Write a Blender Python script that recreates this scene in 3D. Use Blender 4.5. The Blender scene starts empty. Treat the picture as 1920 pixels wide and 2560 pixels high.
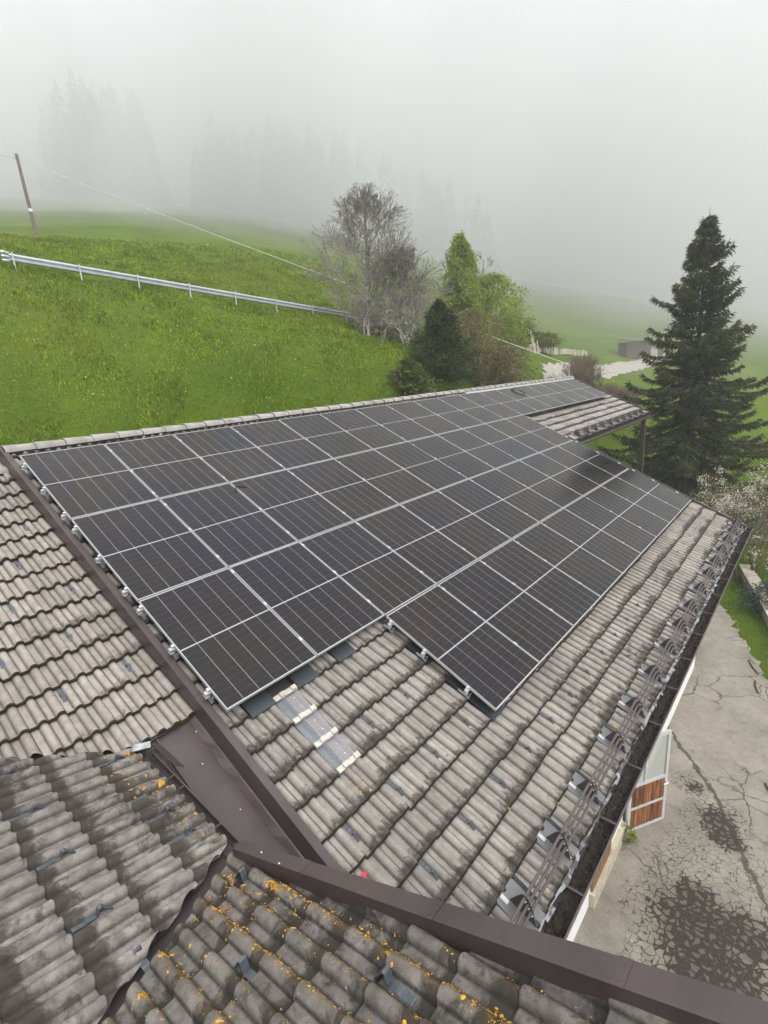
import bpy, bmesh, math, random
import numpy as np
from mathutils import Matrix, Vector
rad = math.radians
sc = bpy.context.scene
COL = sc.collection

# ---------------------------------------------------------------- camera
RW = np.array([[0.647159, -0.759157, -0.069756], [-0.242066, -0.11786, -0.963075], [0.722904, 0.640148, -0.26004]])
CW = np.array([-2.038509, -8.643262, 0.734006])
FPX = 1266.99
cd = bpy.data.cameras.new('camera'); cam = bpy.data.objects.new('camera', cd); COL.objects.link(cam)
cd.sensor_fit = 'HORIZONTAL'; cd.sensor_width = 36.0; cd.lens = 36.0 * FPX / 1920.0
cd.clip_start = 0.05; cd.clip_end = 2000.0
m3 = Matrix((RW[0], -RW[1], -RW[2])).transposed()
cam.matrix_world = Matrix.Translation(Vector(CW)) @ m3.to_4x4()
sc.camera = cam

# ---------------------------------------------------------------- sky (overcast) and sun
SUN_EL, SUN_AZ = rad(52), rad(200)
w = bpy.data.worlds.new('World'); sc.world = w; w.use_nodes = True
nt = w.node_tree; nt.nodes.clear()
sky = nt.nodes.new('ShaderNodeTexSky'); sky.sky_type = 'NISHITA'; sky.sun_disc = False
sky.sun_elevation = SUN_EL; sky.sun_rotation = SUN_AZ; sky.dust_density = 4.0; sky.air_density = 1.0
hs = nt.nodes.new('ShaderNodeHueSaturation'); hs.inputs['Saturation'].default_value = 0.10
mx = nt.nodes.new('ShaderNodeMix'); mx.data_type = 'RGBA'; mx.inputs['Factor'].default_value = 0.85
# overcast sky: three times as bright overhead as at the horizon, the same all round
tcw = nt.nodes.new('ShaderNodeTexCoord'); sep = nt.nodes.new('ShaderNodeSeparateXYZ'); nt.links.new(tcw.outputs['Generated'], sep.inputs[0])
mr = nt.nodes.new('ShaderNodeMapRange'); mr.inputs['From Min'].default_value = 0.0; mr.inputs['From Max'].default_value = 1.0
mr.inputs['To Min'].default_value = 1 / 3; mr.inputs['To Max'].default_value = 1.0; nt.links.new(sep.outputs['Z'], mr.inputs['Value'])
vm = nt.nodes.new('ShaderNodeVectorMath'); vm.operation = 'SCALE'; vm.inputs[0].default_value = (15.3, 15.6, 16.5)
nt.links.new(mr.outputs[0], vm.inputs['Scale']); nt.links.new(vm.outputs[0], mx.inputs[7])
bgn = nt.nodes.new('ShaderNodeBackground'); bgn.inputs['Strength'].default_value = 0.10
wo = nt.nodes.new('ShaderNodeOutputWorld')
nt.links.new(sky.outputs[0], hs.inputs['Color']); nt.links.new(hs.outputs[0], mx.inputs[6])
nt.links.new(mx.outputs[2], bgn.inputs['Color']); nt.links.new(bgn.outputs[0], wo.inputs['Surface'])
sl = bpy.data.lights.new('sun', 'SUN'); sl.energy = 1.5; sl.angle = rad(40); sl.color = (1.0, 0.97, 0.93)
so = bpy.data.objects.new('sun', sl); COL.objects.link(so)
sd = Vector((math.sin(SUN_AZ) * math.cos(SUN_EL), math.cos(SUN_AZ) * math.cos(SUN_EL), math.sin(SUN_EL)))
so.rotation_euler = sd.to_track_quat('Z', 'Y').to_euler()

# ---------------------------------------------------------------- exposure and render settings
sc.view_settings.view_transform = 'Standard'; sc.view_settings.look = 'None'
sc.view_settings.exposure = 0.68; sc.view_settings.gamma = 1.0; sc.view_settings.use_curve_mapping = False
sc.render.engine = 'CYCLES'
cy = sc.cycles
cy.use_denoising = True; cy.denoiser = 'OPENIMAGEDENOISE'
cy.max_bounces = 8; cy.diffuse_bounces = 3; cy.glossy_bounces = 3; cy.transmission_bounces = 5
cy.volume_bounces = 5; cy.transparent_max_bounces = 64
cy.caustics_reflective = False; cy.caustics_refractive = False

# ================================================================ helpers
rng = np.random.default_rng(7); random.seed(7)
WM = {}                                                     # object name -> world matrix

def mesh(name, verts, faces, mat=None, smooth=False):
    me = bpy.data.meshes.new(name); me.from_pydata([tuple(v) for v in verts], [], [tuple(f) for f in faces])
    for m in (mat if isinstance(mat, (list, tuple)) else [mat]):
        if m: me.materials.append(m)
    if smooth: me.polygons.foreach_set('use_smooth', [True] * len(me.polygons))
    me.update(); return me

def mesh_np(name, V, F, mat=None, smooth=False):
    V = np.asarray(V, np.float32).reshape(-1, 3); F = np.asarray(F, np.int32)
    me = bpy.data.meshes.new(name); k = F.shape[1]
    me.vertices.add(len(V)); me.vertices.foreach_set('co', V.ravel())
    me.loops.add(F.size); me.loops.foreach_set('vertex_index', F.ravel())
    me.polygons.add(len(F)); me.polygons.foreach_set('loop_start', np.arange(0, F.size, k, dtype=np.int32))
    if smooth: me.polygons.foreach_set('use_smooth', np.ones(len(F), bool))
    if mat: me.materials.append(mat)
    me.update(calc_edges=True); return me

def ob(name, data, parent=None, M=None, kind=None, label=None, cat=None, group=None):
    o = bpy.data.objects.new(name, data); COL.objects.link(o)
    M = M if M is not None else Matrix.Identity(4); WM[o.name] = M
    if parent:
        o.parent = parent; o.matrix_basis = WM[parent.name].inverted() @ M
    else: o.matrix_basis = M
    if kind: o['kind'] = kind
    if label: o['label'] = label
    if cat: o['category'] = cat
    if group: o['group'] = group
    return o

def empty(name, loc, label, cat, group=None):
    o = ob(name, None, None, Matrix.Translation(Vector(loc)), None, label, cat, group); o.empty_display_size = 0.2
    return o

class MB:                                                   # collects shapes in world space, gives one mesh
    def __init__(s): s.v = []; s.f = []; s.mi = []
    def add(s, vs, fs, mi=0):
        k = len(s.v); s.v += [tuple(x) for x in vs]; s.f += [tuple(i + k for i in q) for q in fs]; s.mi += [mi] * len(fs); return s
    def box(s, c, sz, ax=None, mi=0):
        c = Vector(c); a = ax or (Vector((1, 0, 0)), Vector((0, 1, 0)), Vector((0, 0, 1)))
        vs = [c + a[0] * (sx * sz[0] / 2) + a[1] * (sy * sz[1] / 2) + a[2] * (sz_ * sz[2] / 2) for sz_ in (-1, 1) for sy in (-1, 1) for sx in (-1, 1)]
        return s.add(vs, [(0, 2, 3, 1), (4, 5, 7, 6), (0, 1, 5, 4), (2, 6, 7, 3), (0, 4, 6, 2), (1, 3, 7, 5)], mi)
    def prism(s, pts, d, mi=0):                             # polygon (world points) pushed along d
        n = len(pts); d = Vector(d); p = [Vector(q) for q in pts]
        return s.add(p + [q + d for q in p], [tuple(range(n))[::-1], tuple(range(n, 2 * n))] + [(i, (i + 1) % n, n + (i + 1) % n, n + i) for i in range(n)], mi)
    def tube(s, pts, r, n=8, mi=0, cap=True):
        pts = [Vector(p) for p in pts]; rs = r if isinstance(r, (list, tuple)) else [r] * len(pts); vs = []
        for i, p in enumerate(pts):
            t = (pts[min(i + 1, len(pts) - 1)] - pts[max(i - 1, 0)]).normalized()
            a = t.orthogonal().normalized() if i == 0 else (a - t * a.dot(t)).normalized()
            b = t.cross(a)
            vs += [p + (a * math.cos(2 * math.pi * k / n) + b * math.sin(2 * math.pi * k / n)) * rs[i] for k in range(n)]
        fs = [(i * n + k, i * n + (k + 1) % n, (i + 1) * n + (k + 1) % n, (i + 1) * n + k) for i in range(len(pts) - 1) for k in range(n)]
        if cap: fs += [tuple(range(n))[::-1], tuple((len(pts) - 1) * n + k for k in range(n))]
        return s.add(vs, fs, mi)
    def sweep(s, prof, pts, ups, mi=0):                     # open profile [(side, up)] swept along pts
        vs = []; n = len(prof)
        for i, p in enumerate(pts):
            p = Vector(p); t = (Vector(pts[min(i + 1, len(pts) - 1)]) - Vector(pts[max(i - 1, 0)])).normalized()
            up = Vector(ups); sd_ = t.cross(up).normalized(); up = sd_.cross(t)
            vs += [p + sd_ * a + up * b for a, b in prof]
        return s.add(vs, [(i * n + k, i * n + k + 1, (i + 1) * n + k + 1, (i + 1) * n + k) for i in range(len(pts) - 1) for k in range(n - 1)], mi)
    def build(s, name, mat, parent=None, M=None, smooth=False, **kw):
        M = M if M is not None else (Matrix.Translation(Vector(s.v[0])) if s.v else Matrix.Identity(4))
        Mi = M.inverted(); me = mesh(name, [Mi @ Vector(v) for v in s.v], s.f, mat, smooth)
        if any(s.mi): me.polygons.foreach_set('material_index', s.mi)
        return ob(name, me, parent, M, **kw)

# ---------------------------------------------------------------- material helpers
def M(name, rough=0.8, metal=0.0, col=(.5, .5, .5), spec=0.5):
    m = bpy.data.materials.new(name); m.use_nodes = True; b = m.node_tree.nodes['Principled BSDF']
    b.inputs['Roughness'].default_value = rough; b.inputs['Metallic'].default_value = metal
    b.inputs['Base Color'].default_value = (*col, 1); b.inputs['Specular IOR Level'].default_value = spec
    return m, m.node_tree, b
def L(nt, a, b): nt.links.new(a, b)
def pos(nt): return nt.nodes.new('ShaderNodeNewGeometry').outputs['Position']
def noise(nt, scale, vec=None, detail=5.0, rough=0.6, dist=0.0):
    n = nt.nodes.new('ShaderNodeTexNoise'); n.inputs['Scale'].default_value = scale; n.inputs['Detail'].default_value = detail
    n.inputs['Roughness'].default_value = rough; n.inputs['Distortion'].default_value = dist
    L(nt, vec if vec is not None else pos(nt), n.inputs['Vector']); return n.outputs['Fac']
def voro(nt, scale, vec=None, feature='F1', rnd=1.0):
    n = nt.nodes.new('ShaderNodeTexVoronoi'); n.feature = feature; n.inputs['Scale'].default_value = scale; n.inputs['Randomness'].default_value = rnd
    L(nt, vec if vec is not None else pos(nt), n.inputs['Vector']); return n.outputs['Distance']
def ramp(nt, fac, stops):
    n = nt.nodes.new('ShaderNodeValToRGB'); e = n.color_ramp.elements
    while len(e) < len(stops): e.new(0.5)
    for k, (p, c) in enumerate(stops):
        e[k].position = p; e[k].color = (c, c, c, 1) if isinstance(c, (int, float)) else (*c, 1)
    L(nt, fac, n.inputs['Fac']); return n.outputs['Color']
def val(nt, x, y, op='MULTIPLY', clamp=False):
    n = nt.nodes.new('ShaderNodeMath'); n.operation = op; n.use_clamp = clamp
    for i, q in enumerate((x, y)):
        if isinstance(q, (int, float)): n.inputs[i].default_value = q
        elif q is not None: L(nt, q, n.inputs[i])
    return n.outputs[0]
def mix(nt, fac, a, b, blend='MIX'):
    n = nt.nodes.new('ShaderNodeMix'); n.data_type = 'RGBA'; n.blend_type = blend
    for i, q in ((0, fac), (6, a), (7, b)):
        if isinstance(q, (int, float)): n.inputs[i].default_value = q
        elif isinstance(q, tuple): n.inputs[i].default_value = (*q, 1)
        else: L(nt, q, n.inputs[i])
    return n.outputs[2]
def scaled(nt, vec, s):
    n = nt.nodes.new('ShaderNodeVectorMath'); n.operation = 'MULTIPLY'; L(nt, vec, n.inputs[0]); n.inputs[1].default_value = s; return n.outputs[0]
def bump(nt, b, h, strength=0.3, dist=0.01):
    n = nt.nodes.new('ShaderNodeBump'); n.inputs['Strength'].default_value = strength; n.inputs['Distance'].default_value = dist
    L(nt, h, n.inputs['Height']); L(nt, n.outputs[0], b.inputs['Normal'])
def rnd(nt):                                                # one value per piece, loose or joined
    a = nt.nodes.new('ShaderNodeObjectInfo').outputs['Random']; g = nt.nodes.new('ShaderNodeNewGeometry').outputs['Random Per Island']
    return val(nt, val(nt, a, g, 'ADD'), 1.0, 'MODULO')

def tile_mat(name, light, mid, dark, dirt, ochre=0.0, streak=0.0, tail=False):
    m, nt, b = M(name, 0.92, spec=0.25)
    P = pos(nt); uv = nt.nodes.new('ShaderNodeUVMap'); uv.uv_map = 'UVMap'
    sx = nt.nodes.new('ShaderNodeSeparateXYZ'); L(nt, uv.outputs[0], sx.inputs[0]); U, V = sx.outputs[0], sx.outputs[1]
    base = mix(nt, ramp(nt, noise(nt, 9, P, 6, 0.65), [(0.32, 0), (0.66, 1)]), mid, light)
    r = rnd(nt); base = mix(nt, 1.0, base, ramp(nt, r, [(0, 0.80), (0.5, 0.98), (1, 1.12)]), 'MULTIPLY')
    big = noise(nt, 1.1, P, 3, 0.5)
    e = val(nt, val(nt, V, 0.55, 'SUBTRACT'), 0.0, 'MAXIMUM') if tail else val(nt, val(nt, 0.50, V, 'SUBTRACT'), 0.0, 'MAXIMUM')
    d = val(nt, val(nt, noise(nt, 11, P, 6, 0.7, 0.6), val(nt, e, 0.55 + streak), 'ADD'), val(nt, val(nt, big, 0.5, 'SUBTRACT'), 0.9), 'ADD')
    dm = ramp(nt, val(nt, d, dirt, 'ADD'), [(0.63, 0), (0.71, .55), (0.84, 1)])
    col = mix(nt, val(nt, dm, 0.88), base, dark)
    # darker in the grooves beside the ribs and along the joint (has its own shape in the tile)
    gr = noise(nt, 60, P, 3, 0.6)
    for c0, k0 in ((0.215, 20.0), (0.495, 20.0), (0.705, 20.0), (0.99, 34.0)):
        g = val(nt, 1.0, val(nt, val(nt, val(nt, U, c0, 'SUBTRACT'), None, 'ABSOLUTE'), k0), 'SUBTRACT', True)
        col = mix(nt, val(nt, val(nt, g, val(nt, gr, 0.35, 'ADD')), 1.0, 'MULTIPLY', True), col, dark)
    sp = noise(nt, 230, P, 2, 0.8)
    col = mix(nt, 0.55, col, ramp(nt, sp, [(0.3, 0.50), (0.5, 1.0), (0.72, 1.5)]), 'MULTIPLY')
    if ochre > 0:
        rb = val(nt, 1.0, val(nt, val(nt, val(nt, U, 0.80, 'SUBTRACT'), None, 'ABSOLUTE'), 6.5), 'SUBTRACT', True)
        rb2 = val(nt, 1.0, val(nt, val(nt, val(nt, U, 0.30, 'SUBTRACT'), None, 'ABSOLUTE'), 9.0), 'SUBTRACT', True)
        o = val(nt, val(nt, rb, val(nt, rb2, 0.45), 'ADD'), ramp(nt, noise(nt, 38, P, 5, 0.75), [(0.42, 0), (0.66, 1)]))
        col = mix(nt, val(nt, o, ochre), col, (0.20, 0.125, 0.035))
    L(nt, col, b.inputs['Base Color'])
    bump(nt, b, val(nt, sp, val(nt, noise(nt, 45, P, 4, 0.7), 1.2), 'ADD'), 0.75, 0.008)
    return m

def plain(name, col, rough=0.6, metal=0.0, var=0.25, scale=6, spec=0.5, bmp=0.0, bs=80):
    m, nt, b = M(name, rough, metal, col, spec)
    n = noise(nt, scale, None, 5, 0.6)
    L(nt, mix(nt, 1.0, col, ramp(nt, n, [(0.3, 1 - var), (0.7, 1 + var)]), 'MULTIPLY'), b.inputs['Base Color'])
    if bmp: bump(nt, b, noise(nt, bs, None, 3, 0.7), bmp, 0.01)
    return m

def leafmat(name, cols, trans=0.35, rough=0.6):
    m, nt, b = M(name, rough, 0, cols[0], 0.3)
    r = nt.nodes.new('ShaderNodeNewGeometry').outputs['Random Per Island']
    c = ramp(nt, r, [(i / max(1, len(cols) - 1), q) for i, q in enumerate(cols)])
    c = mix(nt, 1.0, c, ramp(nt, noise(nt, 1.3, None, 3, 0.5), [(0.3, 0.7), (0.7, 1.25)]), 'MULTIPLY')
    L(nt, c, b.inputs['Base Color'])
    if trans:
        t = nt.nodes.new('ShaderNodeBsdfTranslucent'); L(nt, c, t.inputs['Color']); ms = nt.nodes.new('ShaderNodeMixShader')
        ms.inputs[0].default_value = trans; out = nt.nodes['Material Output']
        L(nt, b.outputs[0], ms.inputs[1]); L(nt, t.outputs[0], ms.inputs[2]); L(nt, ms.outputs[0], out.inputs['Surface'])
    return m

T_MAIN = tile_mat('tile_barn', (.375, .345, .308), (.255, .231, .202), (.050, .041, .031), -0.05, 0.0, 0.38)
T_LEFT = tile_mat('tile_house_front', (.405, .365, .322), (.28, .248, .214), (.075, .061, .047), -0.16, 0.0, 0.12)
T_DARK = tile_mat('tile_house_weathered', (.335, .31, .28), (.135, .12, .104), (.040, .033, .026), 0.09, 0.12, 0.45, True)
T_LICH = tile_mat('tile_house_lichen', (.26, .24, .218), (.118, .104, .089), (.028, .023, .017), 0.13, 0.9, 0.40, True)
MOSS_SHADE = plain('moss_and_joint_shade', (.022, .018, .011), 0.95, 0, 0.5, 40)  # moss on tile fronts; also the painted joint shadow on ridge tile ends
RIDGE = plain('ridge_concrete', (.31, .29, .265), 0.9, 0, 0.30, 5, 0.3, 0.5, 120)
BROWN = plain('brown_sheet_metal', (.056, .041, .038), 0.40, 0.0, 0.28, 2.2, 0.5, 0.12, 7)
BROWND = plain('brown_sheet_metal_aged', (.036, .025, .024), 0.5, 0.0, 0.15, 4)
ALU = plain('aluminium_frame', (.50, .50, .50), 0.40, 0.35, 0.05, 4)
WHITE = plain('module_backsheet', (.40, .40, .40), 0.35, 0, 0.04, 3)
ZINC = plain('zinc', (.36, .365, .38), 0.45, 0.4, 0.35, 14)
STEEL = plain('galvanised_steel', (.62, .63, .64), 0.35, 0.6, 0.15, 30)
SLATEM = plain('anthracite_metal', (.050, .058, .066), 0.38, 0.2, 0.12, 10)
HOOKM = plain('hook_steel', (.085, .098, .112), 0.45, 0.3, 0.3, 40)
PIPE = plain('pipe_brown', (.105, .085, .080), 0.4, 0.2, 0.15, 8)
WOODDARK = plain('dark_timber', (.05, .036, .026), 0.8, 0, 0.3, 9)
PLASTER = plain('white_plaster', (.78, .77, .74), 0.9, 0, 0.05, 3)
GREYDECK = plain('roof_deck', (.05, .045, .04), 0.9, 0, 0.2, 3)
GRAVEL = plain('gutter_dirt', (.028, .023, .018), 0.95, 0, 0.7, 30, 0.2, 1.0, 60)

def cell_mat():
    m, nt, b = M('solar_cells', 0.16, 0, (.012, .012, .015), 0.5)
    tc = nt.nodes.new('ShaderNodeTexCoord'); sx = nt.nodes.new('ShaderNodeSeparateXYZ'); L(nt, tc.outputs['Object'], sx.inputs[0])
    ln = val(nt, val(nt, val(nt, sx.outputs[1], 1 / 0.0915), None, 'FRACT'), 0.045, 'LESS_THAN')
    bb = val(nt, val(nt, val(nt, sx.outputs[0], 1 / 0.0182), None, 'FRACT'), 0.16, 'LESS_THAN')
    r = ramp(nt, noise(nt, .45, None, 2, .5), [(.3, 0), (.7, 1)])
    c = ramp(nt, r, [(0, (.007, .006, .013)), (0.35, (.009, .0072, .008)), (0.75, (.017, .0105, .0075)), (1, (.006, .0065, .015))])
    c = mix(nt, val(nt, bb, 0.35), c, (.045, .042, .042)); c = mix(nt, val(nt, ln, 0.55), c, (.075, .068, .066))
    L(nt, c, b.inputs['Base Color']); L(nt, ramp(nt, noise(nt, 3, None, 4), [(0.3, 0.13), (0.7, 0.22)]), b.inputs['Roughness']); b.inputs['IOR'].default_value = 1.34
    return m
CELL = cell_mat()

# ================================================================ frames of the roof planes
class Frame:
    def __init__(s, o, ex, eu): s.o = Vector(o); s.ex = Vector(ex).normalized(); s.eu = Vector(eu).normalized(); s.n = s.ex.cross(s.eu)
    def p(s, u, q, z=0.0): return s.o + s.ex * u + s.eu * q + s.n * z
    def m(s, u, q, z=0.0):
        t = s.p(u, q, z); e, f, n = s.ex, s.eu, s.n
        return Matrix(((e.x, f.x, n.x, t.x), (e.y, f.y, n.y, t.y), (e.z, f.z, n.z, t.z), (0, 0, 0, 1)))
TH = rad(25.2); c_, s_ = math.cos(TH), math.sin(TH)
FM = Frame((0, 0, 0), (1, 0, 0), (0, c_, s_))                # barn roof, u along the ridge, q upslope (v = -q)
pa = rad(16.4); FA = Frame((-1.703, -4.08, -2.055), (0, 1, 0), (-math.cos(pa), 0, math.sin(pa)))
pb = rad(16.1); FB = Frame((-0.853, -6.587, -2.019), (-1, 0, 0), (0, -math.cos(pb), math.sin(pb)))
AX = (FM.ex, FM.eu, FM.n)

def pix(p):
    c = RW @ (np.array(p) - CW); return (960 + FPX * c[0] / c[2], 1280 + FPX * c[1] / c[2], c[2]) if c[2] > 0.2 else (-9e3, -9e3, c[2])

# ---------------------------------------------------------------- one roof tile
PROF = [(0, 0), (.066, 0), (.070, .007), (.079, .027), (.092, .038), (.106, .041), (.120, .038), (.133, .027), (.142, .007), (.147, 0), (.214, .0), (.219, .008), (.229, .031), (.243, .043), (.258, .046), (.273, .042), (.288, .030), (.298, .010), (.302, .002), (.302, -.014)]
def tile_geo(g, lip=False):
    st_ = .042 if lip else .024; sl = st_ / g; rows = [(.012, -st_ - .002), (-.001, -.4 * st_), (.018 if lip else .010, -.002), (g + .05, -sl * (g + .05))]; V = []; UV = []
    for y, dz in rows:
        for x, z in PROF:
            V.append((x, y, z * (1.0 if dz > -.02 or y > .1 else .9) + dz)); UV.append((x / .3, max(y, 0) / g))
    n = len(PROF); F = []; MI = []
    for r in range(3):
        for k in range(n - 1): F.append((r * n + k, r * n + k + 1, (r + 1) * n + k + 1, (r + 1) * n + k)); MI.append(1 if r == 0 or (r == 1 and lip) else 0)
    return np.array(V), F, MI, np.array(UV)
def tile_mesh(g, mat, V=None, name='tile'):
    V0, F, MI, UV = tile_geo(g, mat in (T_MAIN, T_LEFT)); me = mesh(name, V0 if V is None else V, F, [mat, MOSS_SHADE], True)
    me.polygons.foreach_set('material_index', MI); uv = me.uv_layers.new(name='UVMap')
    li = np.zeros(len(me.loops), np.int32); me.loops.foreach_get('vertex_index', li); uv.data.foreach_set('uv', UV[li].astype(np.float32).ravel())
    return me
def cut(me, Mw, lines):
    """trim a tile along vertical planes given as world lines (point, direction); the side to the left of the direction stays"""
    bm = bmesh.new(); bm.from_mesh(me); Mi = Mw.inverted(); R3 = Mi.to_3x3()
    for p, d in lines:
        n = Vector((d[1], -d[0], 0)); bmesh.ops.bisect_plane(bm, geom=bm.verts[:] + bm.edges[:] + bm.faces[:], plane_co=Mi @ Vector((p[0], p[1], 0)), plane_no=(R3 @ n), clear_outer=True)
    if not bm.faces: bm.free(); return None
    q = bpy.data.meshes.new('tile'); bm.to_mesh(q); bm.free()
    for m in me.materials: q.materials.append(m)
    return q

def lay(fr, u0, n, fronts, g, zp, mat, keep=None, lines=(), jit=1.0):
    """places tiles; returns [matrix, mesh, size in the picture]"""
    me = tile_mesh(g, mat); out = []
    for q in fronts:
        for i in range(n):
            u = u0 + .3 * i
            if keep and not keep(u + .15, q + g / 2): continue
            r = rng.normal(size=4) * jit
            Mw = fr.m(u + .0015 * r[0], q + .007 * r[1], zp + .003 * abs(r[2])) @ Matrix.Rotation(.006 * r[3], 4, 'Z') @ Matrix.Rotation(.006 * r[0], 4, 'Y')
            mm = me
            if lines:
                cs = [Mw @ Vector((x, y, 0)) for x in (0, .3) for y in (0, g + .05)]; hit = []; gone = False
                for p, d in lines:
                    sg = [d[0] * (c.y - p[1]) - d[1] * (c.x - p[0]) for c in cs]
                    if max(sg) < 0: gone = True
                    elif min(sg) < 0: hit.append((p, d))
                if gone: continue
                if hit:
                    mm = cut(me, Mw, hit)
                    if mm is None: continue
            ce = Mw @ Vector((.15, g / 2, .02)); x, y, z = pix(ce)
            vd = Vector(CW) - ce; size = FPX ** 2 / max(z, .3) ** 2 * abs(fr.n.dot(vd.normalized())) if -140 < x < 2060 and -140 < y < 2700 else 0
            out.append([Mw, mm, size])
    return out

def place(tiles, parent, limit, rest_name, mat):
    """the largest in the picture as objects of their own, the rest joined"""
    tiles = sorted(tiles, key=lambda t: -t[2]); n = 0; rest = []
    for Mw, me, sz in tiles:
        if n < limit and sz > 0: ob('tile', me, parent, Mw); n += 1
        else: rest.append((Mw, me))
    if rest:
        Vs = []; Fs = []; Ms = []; Us = []; k = 0
        for Mw, me in rest:
            v = np.array([x.co for x in me.vertices]); A = np.array(Mw); Vs.append(v @ A[:3, :3].T + A[:3, 3]); uvd = me.uv_layers[0].data
            for p in me.polygons:
                Fs.append([i + k for i in p.vertices]); Ms.append(p.material_index); Us += [tuple(uvd[j].uv) for j in p.loop_indices]
            k += len(v)
        me = mesh(rest_name, np.concatenate(Vs), Fs, [mat, MOSS_SHADE], True); me.polygons.foreach_set('material_index', Ms)
        uv = me.uv_layers.new(name='UVMap'); uv.data.foreach_set('uv', np.array(Us, np.float32).ravel())
        Mp = WM[parent.name]; me.transform(Mp.inverted()); ob(rest_name, me, parent, Mp, kind='stuff')
    return n

# ================================================================ terrain
CP = np.array([(1.31, 6.76, -.1), (2.8, 5.83, -.18), (5.67, 4.95, -.13), (9.77, 4.31, .08), (13.99, 4.25, .13), (18.25, 4.16, .0), (2.17, 8.62, 1.86), (4.89, 7.45, 1.6),
 (9.14, 7.48, 2.15), (14.1, 7.42, 2.3), (3.59, 12.17, 4.5), (15.23, 42.78, 13.82), (12.46, 42.5, 13.12), (16.23, 27.64, 10.09), (18.22, 19.62, 7.3), (20.29, 14.94, 5.3), (8.13, 15.45, 5.6),
 (19.4, 65.7, 20.2), (27.2, 53.1, 18.6), (32.6, 39.1, 14.7), (30.0, 100.6, 31.9), (42.9, 85.3, 30.2), (55.3, 69.7, 26.2), (47.6, 158.8, 51.1), (67.5, 135.4, 48.7), (86.5, 111.6, 43.1), (37.0, 29.8, 11.6), (65.4, 56.6, 22.1), (103.5, 90.1, 37.2), (47.0, 25.5, 9.5), (80.1, 46.6, 19.1), (113.7, 378.3, 121.5), (159.9, 324.5, 117.4), (190.6, 251.3, 99.5), (161, 533.7, 174), (225.6, 458, 168), (288, 382, 153.6), (263.4, 246.5, 97.5), (337, 316.6, 128.7),
  (228.8, 103.7, 34.5), (341, 158, 58.4), (423.5, 198.5, 78.4), (264, 62.4, 30.7), (487.8, 123, 71.5), (165, 8.7, 7.8), (334.9, 27.5, 26.7), (545, 51, 55.4), 
 (34.8, 9.3, 1.0), (38.5, 7.7, 0), (60.9, 9.4, .84), (63.2, 23.1, 6.4), (87.7, 35.0, 11.6), (128.5, 54.9, 20.3), (101.9, 25.9, 9.3), (146.8, 40.9, 17.5), (67.6, -1.8, -.5), (50.3, -3.8, -3.4),
  (35.3, -2.5, -7.2), (47.6, 2.5, -3), (4.44, 13.33, 5.13), (8.35, 12.65, 4.67), (12.27, 11.96, 4.21), (16.18, 11.28, 3.74), (18.14, 10.94, 3.5),
 (-8, 7.5, -.1), (-8, 14, 4.9), (-8, 45, 13), (-25, 8, 0), (-25, 45, 12.5), (-20, 70, 20.5), (-30, 160, 50), (-40, 330, 104), (-40, 540, 172), (550, 540, 220), (550, 250, 110),
 (25, 3.5, -2.2), (30, 4.5, -2), (24, -3, -7.7), (18, -4, -7.9), (28, -6, -7.9), (16, 1, -6), (22, .5, -5.2), (8, 1.6, -4.5), (0, 2.2, -4.5), (-10, 2, -5), (8, -3, -7.9), (0, -4, -7.9), (-10, -4, -7.9), (-25, -4, -8), (6, -9, -7.93), (14, -9, -7.93), (22, -10, -7.95),
 (0, -14, -7.95), (30, -14, -8.6), (0, -40, -13), (40, -40, -14), (100, -40, -10), (-40, -40, -13), (200, -60, 0), (550, -110, 30), (0, -115, -25), (120, -115, -20), (-40, -115, -25), (80, -18, -4)], float)
def _phi(r): return np.sqrt(r * r + 4.0)
_d = np.hypot(CP[:, None, 0] - CP[None, :, 0], CP[:, None, 1] - CP[None, :, 1]); _n = len(CP)
_A = np.zeros((_n + 3, _n + 3)); _A[:_n, :_n] = _phi(_d) - np.eye(_n) * 0.15; _A[:_n, _n] = 1; _A[:_n, _n + 1:] = CP[:, :2]; _A[_n, :_n] = 1; _A[_n + 1:, :_n] = CP[:, :2].T
_w = np.linalg.solve(_A, np.r_[CP[:, 2], 0, 0, 0])
def sstep(a, b, x): t = np.clip((x - a) / (b - a), 0, 1); return t * t * (3 - 2 * t)
def height(x, y):
    x = np.atleast_1d(np.asarray(x, float)); y = np.atleast_1d(np.asarray(y, float))
    h = _w[_n] + _w[_n + 1] * x + _w[_n + 2] * y
    for i in range(_n): h = h + _w[i] * _phi(np.hypot(x - CP[i, 0], y - CP[i, 1]))
    h = h + .10 * np.sin(x * .9 + 1.3 * np.sin(y * .5)) * np.sin(y * .8 + x * .31) * sstep(3, 7, y)
    # the yard in front of the barn is level
    m = sstep(-6, -2, x) * (1 - sstep(17, 21, x)) * sstep(-17, -13, y) * (1 - sstep(-6.4, -4.5, y))
    h = h * (1 - m) + (-7.94) * m
    # under the two buildings the ground stays below the floors
    u = sstep(-14, -12, x) * (1 - sstep(21.5, 23, x)) * sstep(-7, -6, y) * (1 - sstep(.5, 3.2, y)); h = np.where(u > 0, h * (1 - u) + np.minimum(h, -7.94) * u, h)
    return h
def hz(x, y): return float(height(x, y)[0])

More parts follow.
